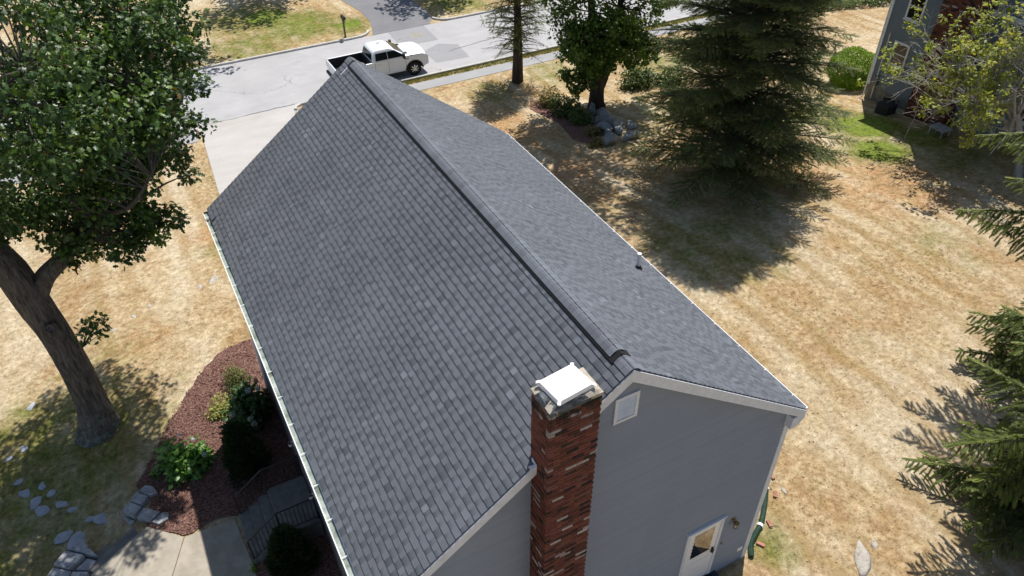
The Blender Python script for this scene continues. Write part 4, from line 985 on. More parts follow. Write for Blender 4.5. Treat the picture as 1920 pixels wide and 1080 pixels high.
# mailboxes
def mailbox(x, y, rz, label, h=1.15):
    t = thing('mailbox', (x, y, float(hh(x, y))), label, 'mailbox'); t.rotation_euler = (0, 0, rz)
    m = MB(); m.box(-.05, .05, -.05, .05, -.1, h); P_('post', m, 'wood_post', t)
    m = MB(); m.box(-.28, .12, -.045, .045, h-.18, h-.10); P_('arm', m, 'wood_post', t)
    m = MB(); pts = [(-.10, h), (.10, h), (.10, h+.13)]+[(.10*math.cos(math.pi*k/8), h+.13+.10*math.sin(math.pi*k/8)) for k in range(1, 8)]+[(-.10, h+.13)]
    m.extrude([(-.36, a_, b_) for a_, b_ in pts], (.52, 0, 0)); bx = P_('box', m, 'mailbox_black', t, bevel=.008)
    m = MB(); m.box(.0, .02, .105, .115, h+.08, h+.30); m.box(.0, .10, .105, .115, h+.24, h+.30); P_('flag', m, 'red_lens', bx)
mailbox(8.35, 43.35, R(90), 'dark mailbox on a post in the green verge across the street', 1.25)
mailbox(-4.4, 34.6, R(-90), 'wooden post mailbox half hidden behind the oak leaves beside the driveway')

# ------------------------------------------------------------------ vegetation generators
def unit(v): return v/(np.linalg.norm(v, axis=-1, keepdims=True)+1e-9)
def fan(outline, droop=.18, fold=.12):
    o = np.array(outline, float); c = np.array([[0, .5]]); P = np.concatenate([c, o]); z = -droop*P[:, 1]**2-fold*np.abs(P[:, 0])*1.5+.06
    V = np.column_stack([P[:, 0], P[:, 1], z]); n = len(o); return V, [(0, 1+k, 1+(k+1) % n) for k in range(n)]
def mirror(h): return h+[(-x, y) for x, y in h[::-1] if x > 0]
OAK = fan(mirror([(0, 0), (.09, .2), (.30, .26), (.14, .42), (.42, .56), (.17, .68), (.26, .86), (0, 1)]))
MAPLE = fan(mirror([(0, .0), (.25, .1), (.48, .3), (.28, .5), (.40, .74), (.16, .72), (0, 1)]))
OVATE = fan(mirror([(0, 0), (.26, .18), (.36, .42), (.24, .74), (0, 1)]), .3, .3)
SMALL = (np.array([(0, 0, 0), (.3, .5, -.05), (0, 1, -.12), (-.3, .5, -.05)], float), [(0, 1, 2), (0, 2, 3)])
def needle_sprig(n, wid, ln, ang=.55):
    V, F = [], []
    for k in range(n):
        y = .04+.90*k/(n-1); s = ln*(1-.35*abs(2*k/(n-1)-.8))
        for sx in (-1, 1):
            i = len(V); V += [(0, y-wid, 0), (0, y+wid, 0), (sx*s*math.sin(ang+.4), y+s*math.cos(ang+.4), .04)]; F.append((i, i+1, i+2))
        if k % 2 == 0:
            i = len(V); V += [(-wid, y, 0), (wid, y, 0), (0, y+s*.6, s*.75)]; F.append((i, i+1, i+2))
    i = len(V); V += [(-wid*1.3, .85, 0), (wid*1.3, .85, 0), (0, 1.15, .02)]; F.append((i, i+1, i+2))
    return np.array(V, float), F
SPRIG = needle_sprig(8, .045, .30)
NSPRIG = needle_sprig(9, .05, .26)
FLAT = needle_sprig(5, .09, .34)
def scatter(tmpl, P, Yd, Nn, size, tone):
    Vt, Ft = tmpl; Ft = np.array(Ft); P = np.asarray(P); n = len(P); k = len(Vt)
    Yd = unit(Yd); Nn = unit(Nn-Yd*np.sum(Nn*Yd, 1, keepdims=True)); Xd = np.cross(Yd, Nn)
    size = np.asarray(size).reshape(-1, 1, 1)
    V = P[:, None]+size*(Vt[None, :, 0:1]*Xd[:, None]+Vt[None, :, 1:2]*Yd[:, None]+Vt[None, :, 2:3]*Nn[:, None])
    F = (Ft[None]+(np.arange(n)*k)[:, None, None]).reshape(-1, Ft.shape[1])
    return V.reshape(-1, 3), F, np.repeat(np.asarray(tone), k)
def foliage(name, tmpl, P, Yd, Nn, size, tone, mat, parent):
    V, F, T = scatter(tmpl, np.asarray(P), np.asarray(Yd), np.asarray(Nn), size, tone)
    return link(name, fast_mesh(name, V-wloc(parent), F, T), parent, mm(mat))
def cluster_leaves(C, rad, per, r, size, droop=.2):
    """leaves around cluster centres"""
    C = np.asarray(C); n = len(C); D = unit(r.normal(size=(n*per, 3))); rr = r.random((n*per, 1))**.45
    cc = np.repeat(C, per, 0); rd = np.repeat(np.asarray(rad), per)[:, None]
    P = cc+D*rr*rd*np.array([1, 1, .75])
    N = unit(D*.5+np.array([0, 0, .75])+r.normal(size=P.shape)*.45); Yd = unit(D*.7+r.normal(size=P.shape)*.6-np.array([0, 0, droop]))
    ctone = np.repeat(r.normal(0, .17, n), per)
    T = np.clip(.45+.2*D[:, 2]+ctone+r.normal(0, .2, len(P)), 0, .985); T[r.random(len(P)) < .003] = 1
    return P, Yd, N, size*r.uniform(.55, 1.3, len(P)), T
def ell_clusters(envs, r):
    C, Rd = [], []
    for c, ra, n, crad, shell in envs:
        d = unit(r.normal(size=(n, 3))); q = r.random((n, 1))**(1/(3+shell)); p = np.array(c)+d*q*np.array(ra); C.append(p); Rd.append(r.uniform(.7, 1.25, n)*crad)
    return np.concatenate(C), np.concatenate(Rd)
def limb_nodes(limbs):
    N = []
    for pts, rad in limbs:
        for a_, b_, ra, rb in zip(pts, pts[1:], rad, rad[1:]):
            for t in np.linspace(0, 1, 6): N.append((*(np.array(a_)*(1-t)+np.array(b_)*t), ra*(1-t)+rb*t))
    return np.array(N)
def trunk_tube(m, path, rad, n=18, sub=8, rough=.06, seed=0):
    P = catmull(path, sub); rr = np.interp(np.linspace(0, len(rad)-1, len(P)), range(len(rad)), rad); r = np.random.default_rng(seed)
    ph = r.uniform(0, 6, 4); rings = []; u = np.array([1., 0, 0])
    for i, p in enumerate(P):
        d = P[min(i+1, len(P)-1)]-P[max(i-1, 0)]; d = d/np.linalg.norm(d); u = u-d*(u@d); u /= np.linalg.norm(u); w = np.cross(d, u); rg = []
        for k in range(n):
            a_ = 2*math.pi*k/n; q = rr[i]*(1+rough*(math.sin(3*a_+ph[0]+i*.15)+.7*math.sin(7*a_+ph[1]-i*.22)+.5*math.sin(12*a_+ph[2]+i*.4))+r.normal()*rough*.25)
            rg.append(m.vert(p+(u*math.cos(a_)+w*math.sin(a_))*q))
        rings.append(rg)
    for a_, b_ in zip(rings, rings[1:]):
        for k in range(n): m.f.append([a_[k], a_[(k+1) % n], b_[(k+1) % n], b_[k]])
    m.f.append(rings[-1])
def broadleaf(name, base, label, limbs, envs, per, leafsize, tmpl, lmat, bmat, seed, cat='tree', group=None, droop=.2, trunk_n=18, rough=.06, extra=None, twigs=True):
    r = np.random.default_rng(seed); t = thing(name, base, label, cat, group); m = MB()
    for i, (pts, rad) in enumerate(limbs): trunk_tube(m, pts, rad, trunk_n if i == 0 else max(8, trunk_n//2), 7, rough, seed+i)
    C, Rd = ell_clusters(envs, r)
    if twigs:
        N = limb_nodes(limbs[1:] if len(limbs) > 1 else limbs)
        for c in C:
            d = np.linalg.norm(N[:, :3]-c, axis=1)+np.maximum(0, N[:, 2]-c[2])*1.0; i = int(np.argmin(d)); p = N[i, :3]; L = np.linalg.norm(c-p)
            mid = p*.5+c*.5+np.array([r.normal()*.12*L, r.normal()*.12*L, .10*L]); r0 = min(N[i, 3]*.6, .02+.012*L)
            m.tube([p, mid, c], [r0, r0*.6, .008], 5, False)
    m.build('trunk', mm(bmat), t, smooth=True)
    P, Yd, Nn, S, T = cluster_leaves(C, Rd, per, r, leafsize, droop)
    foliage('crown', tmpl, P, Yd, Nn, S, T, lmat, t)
    return t

def conifer(name, base, label, H, Rb, mats, seed, whorl=.42, per=7, bare=0.0, sprig=.24, tmpl=SPRIG, droop=.25, hang=.15, shape=.85, blen=.42, dens=1.0, trunk_r=.22, inner=.3, first=.6, group=None, extra=None, jit=.3, thin=0., maxz=None, tint=0.):
    """spruce: whorled limbs, side branchlets, needle sprigs"""
    r = np.random.default_rng(seed); t = thing(name, base, label, 'tree', group); B = np.array(base, float); m = MB(); tw = MB()
    trunk_tube(m, [B+np.array([0, 0, -.2]), B+np.array([.03, 0, H*.3]), B+np.array([0, .03, H*.65]), B+np.array([0, 0, H])], [trunk_r*1.15, trunk_r*.8, trunk_r*.45, .02], 12, 7, .05, seed)
    P, Yd, Nn, S, T = [], [], [], [], []
    specs = []
    z = first
    while z < (maxz or H-.15):
        f = (1-z/H)**shape
        for k in range(per):
            L = Rb*f*r.uniform(1-jit, 1+jit*.4)+.10
            specs.append((z+r.uniform(-.15, .15), 2*math.pi*k/per+r.uniform(-.35, .35)+z*2.1, L, r.uniform(.05, .28)+(.35*z/H)))
        z += whorl*r.uniform(.75, 1.2)*(1-.35*z/H)
    if extra: specs += extra
    for z0, az, L, rise in specs:
        out = np.array([math.cos(az), math.sin(az), 0]); sidev = np.array([-out[1], out[0], 0]); o0 = B+np.array([0, 0, z0])
        dead = z0 < bare
        cv = r.normal()*.10
        def pt(u): return o0+out*L*u+sidev*cv*L*u*u+np.array([0, 0, L*(rise*u-(droop+.1)*u*u+droop*.45*u**3)])
        m.tube([pt(0), pt(.35), pt(.7), pt(1)], [.012+.012*L, .009+.007*L, .006+.003*L, .004], 5, False)
        nb_ = max(3, int(L/.17*dens)); 
        for i in range(nb_):
            u = (i+.6+r.uniform(-.3, .3))/nb_
            p = pt(u); tan = unit(pt(min(1, u+.05))-pt(max(0, u-.05)))
            for sg in (-1, 1):
                if r.random() < thin: continue
                bl = (blen*L*(1-u)*1.15+.16)*r.uniform(.6, 1.15); bl = min(bl, .95)
                d = unit(tan*r.uniform(.55, .95)+sidev*sg*r.uniform(.7, 1.0)+np.array([0, 0, -hang*r.uniform(.4, 1.6)]))
                e = p+d*bl+np.array([0, 0, -hang*bl*.6])
                tw.tube([p, p*.5+e*.5+np.array([0, 0, .03*bl]), e], [.007, .005, .003], 3, False)
                if dead or u < inner*r.uniform(.5, 1.3): 
                    if r.random() < .85: continue
                ns = max(1, int(round(bl/(sprig*.55))))
                for q in range(ns):
                    w = (q+.25)/ns; pp_ = p*(1-w)+e*w+np.array([0, 0, .03*bl*4*w*(1-w)])
                    yd = unit(d+np.array([0, 0, -hang*.8])+r.normal(size=3)*.22)
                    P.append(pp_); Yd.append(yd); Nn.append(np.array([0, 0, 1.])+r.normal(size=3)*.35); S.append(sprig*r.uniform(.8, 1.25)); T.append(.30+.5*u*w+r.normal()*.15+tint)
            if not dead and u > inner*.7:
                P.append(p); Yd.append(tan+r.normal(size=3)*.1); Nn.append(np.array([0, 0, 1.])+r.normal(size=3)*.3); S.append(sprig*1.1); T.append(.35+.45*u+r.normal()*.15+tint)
        if not dead:
            P.append(pt(.97)); Yd.append(pt(1)-pt(.9)); Nn.append(np.array([0, 0, 1.])); S.append(sprig*1.2); T.append(.85+tint)
    m.build('trunk', mm(mats[1]), t, smooth=True)
    V, F = np.array(tw.v), tw.f
    tri = np.array([f for f in F], np.int32); link('twigs', fast_mesh('twigs', V-wloc(t), tri), t, mm(mats[2]))
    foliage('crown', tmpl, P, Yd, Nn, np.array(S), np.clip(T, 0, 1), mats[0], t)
    return t, specs

def bush(name, c, ra, n, size, tmpl, mat, label, seed, cat='shrub', lumps=8, shell=.55, group=None, upb=.5, stems=True, hemi=True, tone0=.5, clip=False):
    r = np.random.default_rng(seed); gz = float(hh(c[0], c[1])); t = thing(name, (c[0], c[1], gz), label, cat, group)
    ld = unit(r.normal(size=(lumps, 3))); ld[:, 2] = np.abs(ld[:, 2]); lc = ld*.5; lr = r.uniform(.42, .62, lumps)
    if clip: lc = lc*.06; lr = np.full(lumps, .97)
    i = r.integers(0, lumps, n); d = unit(r.normal(size=(n, 3))); rr = (shell+(1-shell)*r.random((n, 1)))
    p = lc[i]+d*rr*lr[i][:, None]
    if clip: p = p*(1+.06*np.sin(d[:, :1]*7+1)*np.cos(d[:, 1:2]*6)+.05*np.sin(d[:, 2:3]*9+d[:, :1]*5)); p[:, 2] = np.maximum(p[:, 2], -.62)*.62+.42
    elif hemi: p[:, 2] = np.abs(p[:, 2])
    N = unit(d*.8+np.array([0, 0, upb if not clip else .1])+r.normal(size=(n, 3))*(.4 if not clip else .25)); Yd = unit(d+r.normal(size=(n, 3))*.7-np.array([0, 0, .25]))
    W = np.array([c[0], c[1], gz+.03])+p*np.array(ra)
    T = np.clip(tone0-.1+.25*p[:, 2]+r.normal(0, .2 if not clip else .12, n), 0, 1)
    foliage('foliage', tmpl, W, Yd, N, size*r.uniform(.7, 1.25, n), T, mat, t)
    if stems:
        m = MB()
        for k in range(max(5, lumps)):
            q = np.array([c[0], c[1], gz])+lc[k % lumps]*np.array(ra)*1.1; m.tube([(c[0]+r.normal()*.06*ra[0], c[1]+r.normal()*.06*ra[1], gz-.03), (q*.5+np.array([c[0], c[1], gz])*.5)+np.array([0, 0, .05]), q], [.018, .012, .006], 5, False)
        m.build('stems', mm('dark_bark'), t)
    return t
def blooms(t, pts, rad, mat, seed):
    r = np.random.default_rng(seed)
    for c in pts:
        n = 70; d = unit(r.normal(size=(n, 3))); d[:, 2] = np.abs(d[:, 2])*.9
        foliage('flower_head', SMALL, np.array(c)+d*rad*np.array([1, 1, .75]), unit(np.cross(d, r.normal(size=(n, 3)))), d, np.full(n, rad*.42), r.random(n), mat, t)

# ---- the oak in the front yard
oak_base = (-9.62, 13.9, -1.85)
limbs = [([(-9.55, 13.9, -2.1), (-9.5, 13.9, -1.5), (-9.42, 13.9, -.6), (-9.38, 13.9, .8), (-9.40, 13.9, 2.2), (-9.5, 13.9, 3.4), (-9.65, 13.95, 4.6), (-10.0, 14.1, 6.2), (-10.2, 14.4, 8.4), (-9.8, 14.8, 11)], [.80, .58, .455, .42, .41, .43, .43, .31, .23, .12]),
         ([(-9.45, 13.9, 3.6), (-8.95, 13.85, 4.25), (-8.3, 13.85, 4.75), (-7.5, 14.0, 5.6), (-6.6, 14.2, 6.6), (-5.8, 14.4, 7.9), (-5.2, 14.8, 9.6)], [.29, .25, .21, .18, .14, .10, .04]),
         ([(-7.5, 14.0, 5.6), (-7.0, 13.2, 6.0), (-6.3, 12.6, 6.4), (-5.6, 12.4, 7.2)], [.12, .09, .06, .03]),
         ([(-10.0, 14.1, 6.2), (-9.2, 15.2, 7.4), (-7.8, 16.4, 8.6), (-6.4, 17.2, 9.6)], [.22, .16, .11, .05]),
         ([(-10.1, 14.3, 7.5), (-9.3, 13.2, 8.8), (-8.2, 12.2, 9.8), (-7.2, 11.6, 10.6)], [.2, .14, .09, .04]),
         ([(-10.0, 14.1, 6.0), (-11.4, 13.4, 7.2), (-12.6, 12.6, 8.6), (-13.5, 12.2, 10)], [.22, .16, .1, .05]),
         ([(-10.2, 14.4, 8.4), (-11.2, 15.8, 9.8), (-12, 17, 11)], [.18, .12, .05]),
         ([(-9.8, 14.8, 11), (-8.6, 15.0, 12.4), (-7.6, 15.2, 13.4)], [.15, .1, .05]),
         ([(-5.8, 14.4, 7.9), (-4.8, 15.2, 8.6), (-4.1, 16.0, 9.2)], [.09, .06, .03])]
envs = [((-9.6, 15.2, 9.9), (4.9, 4.6, 4.4), 175, .62, 3), ((-7.0, 14.4, 7.6), (2.0, 2.6, 2.4), 60, .46, 1), ((-5.0, 15.4, 9.4), (1.7, 2.3, 2.2), 62, .44, 1), ((-7.4, 14.0, 5.3), (1.3, 1.6, .9), 30, .42, 0), ((-6.3, 13.6, 5.4), (1.0, 1.2, .7), 14, .36, 0), ((-5.6, 14.2, 6.6), (1.1, 1.2, .8), 16, .38, 0),
        ((-11.6, 13.6, 8.0), (3.0, 3.0, 2.6), 64, .6, 2), ((-9.2, 14.6, 6.4), (2.2, 1.8, 1.0), 30, .55, 0), ((-7.6, 11.8, 10.4), (2.6, 2.0, 2.4), 46, .7, 1), ((-6.4, 17.8, 7.4), (2.2, 2.4, 2.2), 60, .6, 1), ((-4.9, 13.3, 9.1), (1.1, 1.2, 1.6), 18, .5, 0)]
oak = broadleaf('oak_tree', oak_base, 'big dark green oak leaning beside the front lawn', limbs, envs, 100, .155, OAK, 'oak_leaf', 'oak_bark', 5, trunk_n=26, rough=.035)
# trunk sprout and knot
r_ = np.random.default_rng(3); sc = np.array([-8.83, 13.75, 1.75]); m = MB()
C_ = []
for k in range(9):
    e = sc+np.array([.10+.5*r_.random(), r_.normal()*.22, .15+.75*r_.random()]); C_.append(e); m.tube([sc+np.array([-.1, 0, -.1]), sc*.4+e*.6+np.array([.06, 0, .05]), e], [.018, .012, .005], 5, False)
m.build('sprout', mm('dark_bark'), oak)
P, Yd, Nn, S, T = cluster_leaves(C_, [.2]*9, 16, r_, .16); foliage('sprout_leaves', OAK, P, Yd, Nn, S, T, 'oak_leaf', oak)
m = MB(); kd = unit(np.array([.05, -.85, .35])); m.lathe(np.array([-9.36, 13.36, 2.9]), kd, [(.17, -.1), (.155, .02), (.12, .055), (.07, .03), (.05, .0)], 14); m.build('knot', mm('oak_bark'), oak, smooth=True)

# ---- trees along the far boundary
broadleaf('maple_tree', (17.1, 26.1, -2.5), 'leafy two stemmed maple above the stone wall',
    [([(17.1, 26.1, -2.7), (17.05, 26.1, -2.0), (17.0, 26.1, -1.0), (16.85, 26.2, .4), (16.6, 26.3, 2.2), (16.4, 26.4, 4.5), (16.4, 26.4, 8), (16.2, 26.2, 13)], [.58, .42, .36, .27, .20, .16, .12, .04]),
     ([(17.1, 26.1, -1.4), (17.5, 26.1, -.2), (17.9, 26.2, 1.6), (18.3, 26.3, 3.6), (18.4, 26.3, 7), (18.0, 26, 11)], [.3, .26, .2, .15, .11, .04]),
     ([(16.4, 26.4, 7.5), (15.8, 25.0, 10), (15.0, 23.0, 12), (14.2, 21.2, 13)], [.16, .13, .09, .04]), ([(16.4, 26.4, 7), (15.0, 25.8, 9.5), (13.0, 24.8, 11.2)], [.14, .1, .04]),
     ([(17.0, 26.1, -.4), (16.1, 25.6, .6), (15.2, 25.2, 1.4)], [.14, .09, .03]), ([(17.6, 26.1, .4), (18.6, 25.8, .8), (19.4, 25.6, .9)], [.12, .08, .03])],
    [((16.0, 26.0, 11.0), (5.2, 4.8, 5.0), 190, .8, 1), ((14.6, 21.8, 12.6), (3.6, 3.6, 2.6), 90, .8, 0), ((12.6, 24.6, 11.4), (2.8, 3.0, 2.4), 60, .8, 0), ((17.5, 26.4, 4.6), (3.7, 3.2, 4.0), 175, .54, 1), ((15.7, 25.5, 1.5), (1.35, 1.4, 1.5), 40, .45, 0), ((19.0, 25.8, .9), (1.5, 1.2, 1.3), 34, .42, 0), ((15.6, 25.6, -.2), (.9, .9, .7), 14, .38, 0), ((17.0, 25.2, 1.6), (1.8, 1.2, 1.6), 40, .48, 0)],
    80, .17, MAPLE, 'maple_leaf', 'dark_bark', 21)
conifer('larch_tree', (15.15, 31.8, -2.8), 'slender half bare conifer by the sidewalk behind the ridge', 10, 2.3, ('spruce_needle', 'dark_bark', 'dead_twig'), 8, whorl=.36, per=7, bare=2.9, sprig=.26, droop=.30, hang=.22, shape=.5, inner=.45, first=2.0, trunk_r=.30, thin=.35, tint=.1)
sp_t, _ = conifer('spruce_tree', (16.6, 15.1, -.80), 'large dark blue green spruce casting a wide shadow on the lawn', 15.5, 4.35, ('spruce_needle', 'spruce_bark', 'dead_twig'), 4, whorl=.36, per=10, sprig=.24, tmpl=needle_sprig(7, .055, .32), droop=.14, hang=.10, shape=.5, blen=.36, inner=.38, first=.9, trunk_r=.34, bare=.9, dens=1.2, thin=.06, jit=.34)
# norway spruce at the right edge
conifer('spruce_tree', (11.85, -2.55, 0), 'bright green drooping spruce filling the lower right corner', 11, 3.15, ('norway_needle', 'spruce_bark', 'dead_twig'), 15, whorl=.62, per=7, sprig=.19, tmpl=needle_sprig(8, .08, .34), droop=.22, hang=.45, shape=.5, blen=.36, inner=.08, first=.5, trunk_r=.22, dens=1.5, jit=.55)
nsp2, sps = conifer('spruce_tree', (16.0, 1.0, 0), 'cone bearing spruce reaching in from the right edge below the neighbour house', 9.5, 1.9, ('norway_needle', 'spruce_bark', 'dead_twig'), 16, whorl=.5, per=6, sprig=.19, tmpl=needle_sprig(8, .08, .34), droop=.22, hang=.45, shape=.6, blen=.36, inner=.08, first=.6, trunk_r=.2, dens=1.5, maxz=2.4,
    extra=[(5.55, R(131), 3.3, .10), (4.9, R(120), 2.5, .04), (7.85, R(127), 3.6, .10), (7.2, R(112), 2.8, .10), (6.2, R(100), 2.4, .05), (8.6, R(60), 1.2, .3), (8.6, R(200), 1.2, .3), (6, R(-40), 1.8, .2), (7, R(-100), 1.6, .2)])
cone_m = MB(); cone_m.lathe((0, 0, 0), (0, 0, -1), [(.006, 0), (.022, .02), (.030, .06), (.026, .10), (.008, .14)], 8); r_ = np.random.default_rng(2)
cone_me = bpy.data.meshes.new('cone'); cone_me.from_pydata(cone_m.v, [], cone_m.f); cone_me.materials.append(mm('dead_twig'))
for z0, az, L, rise in ((5.55, R(131), 3.3, .10), (7.85, R(127), 3.6, .10), (7.2, R(112), 2.8, .10), (4.9, R(120), 2.5, .04)):
    for k in range(7):
        u_ = r_.uniform(.45, .95); p = np.array([16.0, 1.0, z0])+np.array([math.cos(az), math.sin(az), 0])*L*u_+np.array([r_.normal()*.2, r_.normal()*.2, L*(rise*u_-.32*u_*u_+.1*u_**3)-.08])
        o = link('cone', cone_me, nsp2, loc=p); o.rotation_euler = (r_.normal()*.2, r_.normal()*.2, 0)
# off-frame trees across the street whose shadows fall on the verge and the road
def far_tree(x, y, H, rad, lb, seed):
    z0 = float(hh(x, y))
    broadleaf('street_tree', (x, y, z0), lb, [([(x, y, z0-.2), (x, y, z0+2), (x+.2, y, z0+5), (x, y, z0+H*.8)], [.4, .3, .22, .06]), ([(x, y, z0+3.5), (x+1.5, y-.8, z0+5.5), (x+2.6, y-1.4, z0+7)], [.16, .1, .04]), ([(x, y, z0+3.5), (x-1.5, y+.4, z0+5.5), (x-2.6, y-.6, z0+7)], [.16, .1, .04])],
        [((x, y, z0+H*.62), (rad, rad, H*.34), 70, .8, 1)], 42, .26, MAPLE, 'maple_leaf', 'dark_bark', seed, group='street trees across the road')
far_tree(-1.7, 45.0, 10, 4.7, 'leafy street tree across the road hidden behind the oak', 31)
far_tree(6.5, 54.5, 11, 3.6, 'leafy street tree beyond the verge behind the mailbox', 32)
far_tree(18.2, 49.5, 10, 3.2, 'leafy street tree beside the dark driveway across the road', 33)

# ---- sparse yellow green tree in front of the neighbour
def bare_tree(name, base, label, seed):
    r = np.random.default_rng(seed); t = thing(name, base, label, 'tree'); m = MB(); tips, bare_t = [], []
    def grow(p, d, L, rad, dep, leafy):
        d = unit(d); n = 3; pts = [p]; q = p
        for k in range(n):
            d = unit(d+r.normal(size=3)*.16+np.array([0, 0, .05])); q = q+d*L/n; pts.append(q)
        m.tube(pts, [rad+.004, rad*.85+.004, rad*.7+.004, rad*.55+.004], 6 if dep < 2 else 4, False)
        if dep >= 2: (tips if leafy else bare_t).append((q, d))
        if dep >= 5 or rad < .005: return
        for k in range(3 if dep > 0 else 4):
            f = r.uniform(.35, 1.0); pp_ = pts[min(3, int(f*3))]; nd = unit(d+r.normal(size=3)*.75)
            grow(pp_, nd, L*r.uniform(.55, .8), rad*.52, dep+1, leafy if r.random() < .85 else not leafy)
    b = np.array(base, float)
    top = b+np.array([-.5, .9, 2.6]); m.tube([b-np.array([0, 0, .2]), b+np.array([-.15, .3, 1.2]), top], [.17, .13, .11], 10, False)
    for d, L, lf in (((-.5, 1.2, .8), 3.2, True), ((-.1, .6, 1.2), 3.2, True), ((-.5, 1.6, -.10), 3.6, False), ((.2, -.2, 1.2), 3.2, False), ((-.2, 1.6, .35), 3.4, True), ((-.5, -.2, .9), 2.8, True), ((-.8, .7, .1), 2.8, False), ((-.3, 1.2, 1.3), 3.2, True), ((.0, 1.5, .7), 3.6, True), ((.1, .3, 1.5), 3.4, False)):
        grow(top-np.array([0, 0, r.uniform(0, 1.0)]), np.array(d), L, .06, 1, lf)
    m.build('trunk', mm('grey_twig'), t)
    C = [p for p, d in tips]; C = [C[i] for i in r.permutation(len(C))[:330]]
    P, Yd, Nn, S, T = cluster_leaves(C, [.28]*len(C), 20, r, .145, .3); foliage('crown', OVATE, P, Yd, Nn, S, T, 'yellow_leaf', t)
bare_tree('walnut_tree', (26.4, 8.3, 0), 'sparse yellow green tree with bare pale twigs before the blue house', 6)

# ---- shrubs by the neighbour and along the street
bush('clipped_shrub', (29.9, 20.3), (1.45, 1.4, 1.9), 24000, .085, SMALL, 'bright_leaf', 'rounded bright green clipped shrub at the neighbour corner', 41, lumps=16, shell=.86, clip=True)
hd = thing('hedge', (40, 30.5, -2.8), 'low green hedge row by the far street corner', 'hedge'); r_ = np.random.default_rng(9); n = 9000
Q = np.column_stack([r_.uniform(34, 50, n), r_.uniform(0, 1, n), r_.random(n)**.5]); Q[:, 1] = 33.2-(Q[:, 0]-34)*.33+Q[:, 1]*2.2
Pp = np.column_stack([Q[:, 0], Q[:, 1], hh(Q[:, 0], Q[:, 1])+Q[:, 2]*(.45+.15*np.sin(Q[:, 0]*3))]); foliage('foliage', SMALL, Pp, r_.normal(size=(n, 3)), np.array([0, 0, 1])+r_.normal(size=(n, 3))*.5, r_.uniform(.12, .2, n), r_.random(n), 'shrub_leaf', hd)
wall = thing('stone_wall', (15.6, 22.6, -2), 'tumbled grey fieldstone wall under the maple', 'stone wall')
rk = [(14.75, 21.35, .46, .36), (15.85, 22.2, .36, .30), (15.95, 21.35, .40, .32), (15.5, 21.15, .24, .18), (15.55, 23.0, .42, .30), (16.15, 23.5, .46, .34), (16.4, 22.95, .34, .3), (15.95, 24.2, .42, .3), (16.5, 24.7, .4, .32), (16.2, 25.3, .36, .28), (16.9, 22.6, .44, .2), (15.35, 22.4, .26, .2), (15.7, 24.9, .3, .24), (16.6, 25.8, .36, .28), (15.2, 21.9, .3, .2), (16.0, 22.75, .32, .42), (16.1, 24.0, .3, .5)]
for k, (x, y, s, hgt) in enumerate(rk): rough_stone((x, y, float(hh(x, y))+hgt*.55), s*(1.15 if k % 3 else .9), s*(.62 if k % 2 else .85), hgt, k*1.3, 200+k, 'boulder', wall, sub=3)
sheet('leaf_bed', [(14.0, 21.6), (15.2, 22.6), (15.6, 24.4), (15.4, 27.5), (14.6, 29.2), (13.9, 28.0), (14.2, 25.4), (13.6, 23.0)], .02, 'mulch', .5)
for k, (x, y, ra, n, sz, mt_, lb) in enumerate([(15.1, 28.2, (.9, .9, .9), 700, .14, 'dry_shrub_leaf', 'yellowing shrub at the street end of the stone wall'), (15.2, 26.3, (.85, 1.3, 1.3), 1300, .14, 'shrub_leaf', 'green arching shrub beside the maple trunk'), (15.1, 24.6, (.7, .9, .9), 800, .13, 'shrub_leaf', 'smaller green shrub below the arching one'),
        (14.75, 23.0, (.6, .6, .5), 500, .13, 'dry_shrub_leaf', 'tan grass clump against the middle of the stone wall'), (14.1, 21.6, (.5, .5, .38), 420, .12, 'dry_shrub_leaf', 'dry tan clump beside the big front boulder'), (20.8, 27.5, (1.6, 1.2, 1.2), 1500, .15, 'shrub_leaf', 'green shrub mass between the maple and the spruce'), (22.6, 26.4, (1.3, 1.1, 1.0), 900, .15, 'shrub_leaf', 'green shrub behind the spruce branches')]):
    bush('wall_shrub' if k < 3 else 'undergrowth_shrub', (x, y), ra, n, sz, OVATE if 'tan' not in lb else SMALL, mt_, lb, 300+k)

# ---- foundation planting
h1 = bush('hydrangea', (-7.35, 10.95), (.78, .78, .98), 900, .19, OVATE, 'hydrangea_leaf', 'bright green sunlit hydrangea in the mulch bed', 61, lumps=12, shell=.5)
blooms(h1, [(-7.25, 11.3, -.62), (-6.95, 11.1, -.80), (-6.78, 10.55, -.98)], .075, 'bloom', 5)
bush('variegated_shrub', (-6.0, 12.75), (.62, .52, .5), 900, .085, SMALL, 'variegated_leaf', 'low yellow variegated shrub in the mulch bed', 62)
bush('boxwood', (-5.35, 13.6), (.55, .55, .75), 1800, .055, SMALL, 'boxwood_leaf', 'small round olive green boxwood at the far end of the bed', 63)
h2 = bush('hydrangea', (-5.1, 11.9), (.75, 1.05, 1.35), 1100, .19, OVATE, 'dark_hydrangea_leaf', 'dark shaded hydrangea with pale blue and white heads under the gutter', 64, lumps=12, shell=.5)
blooms(h2, [(-5.05, 11.7, -.22)], .10, 'bloom', 6); blooms(h2, [(-5.7, 11.35, -.60), (-5.65, 10.95, -.8), (-5.25, 10.85, -.55), (-5.2, 10.65, -.6), (-4.75, 11.5, -.1)], .10, 'pale_bloom', 7)
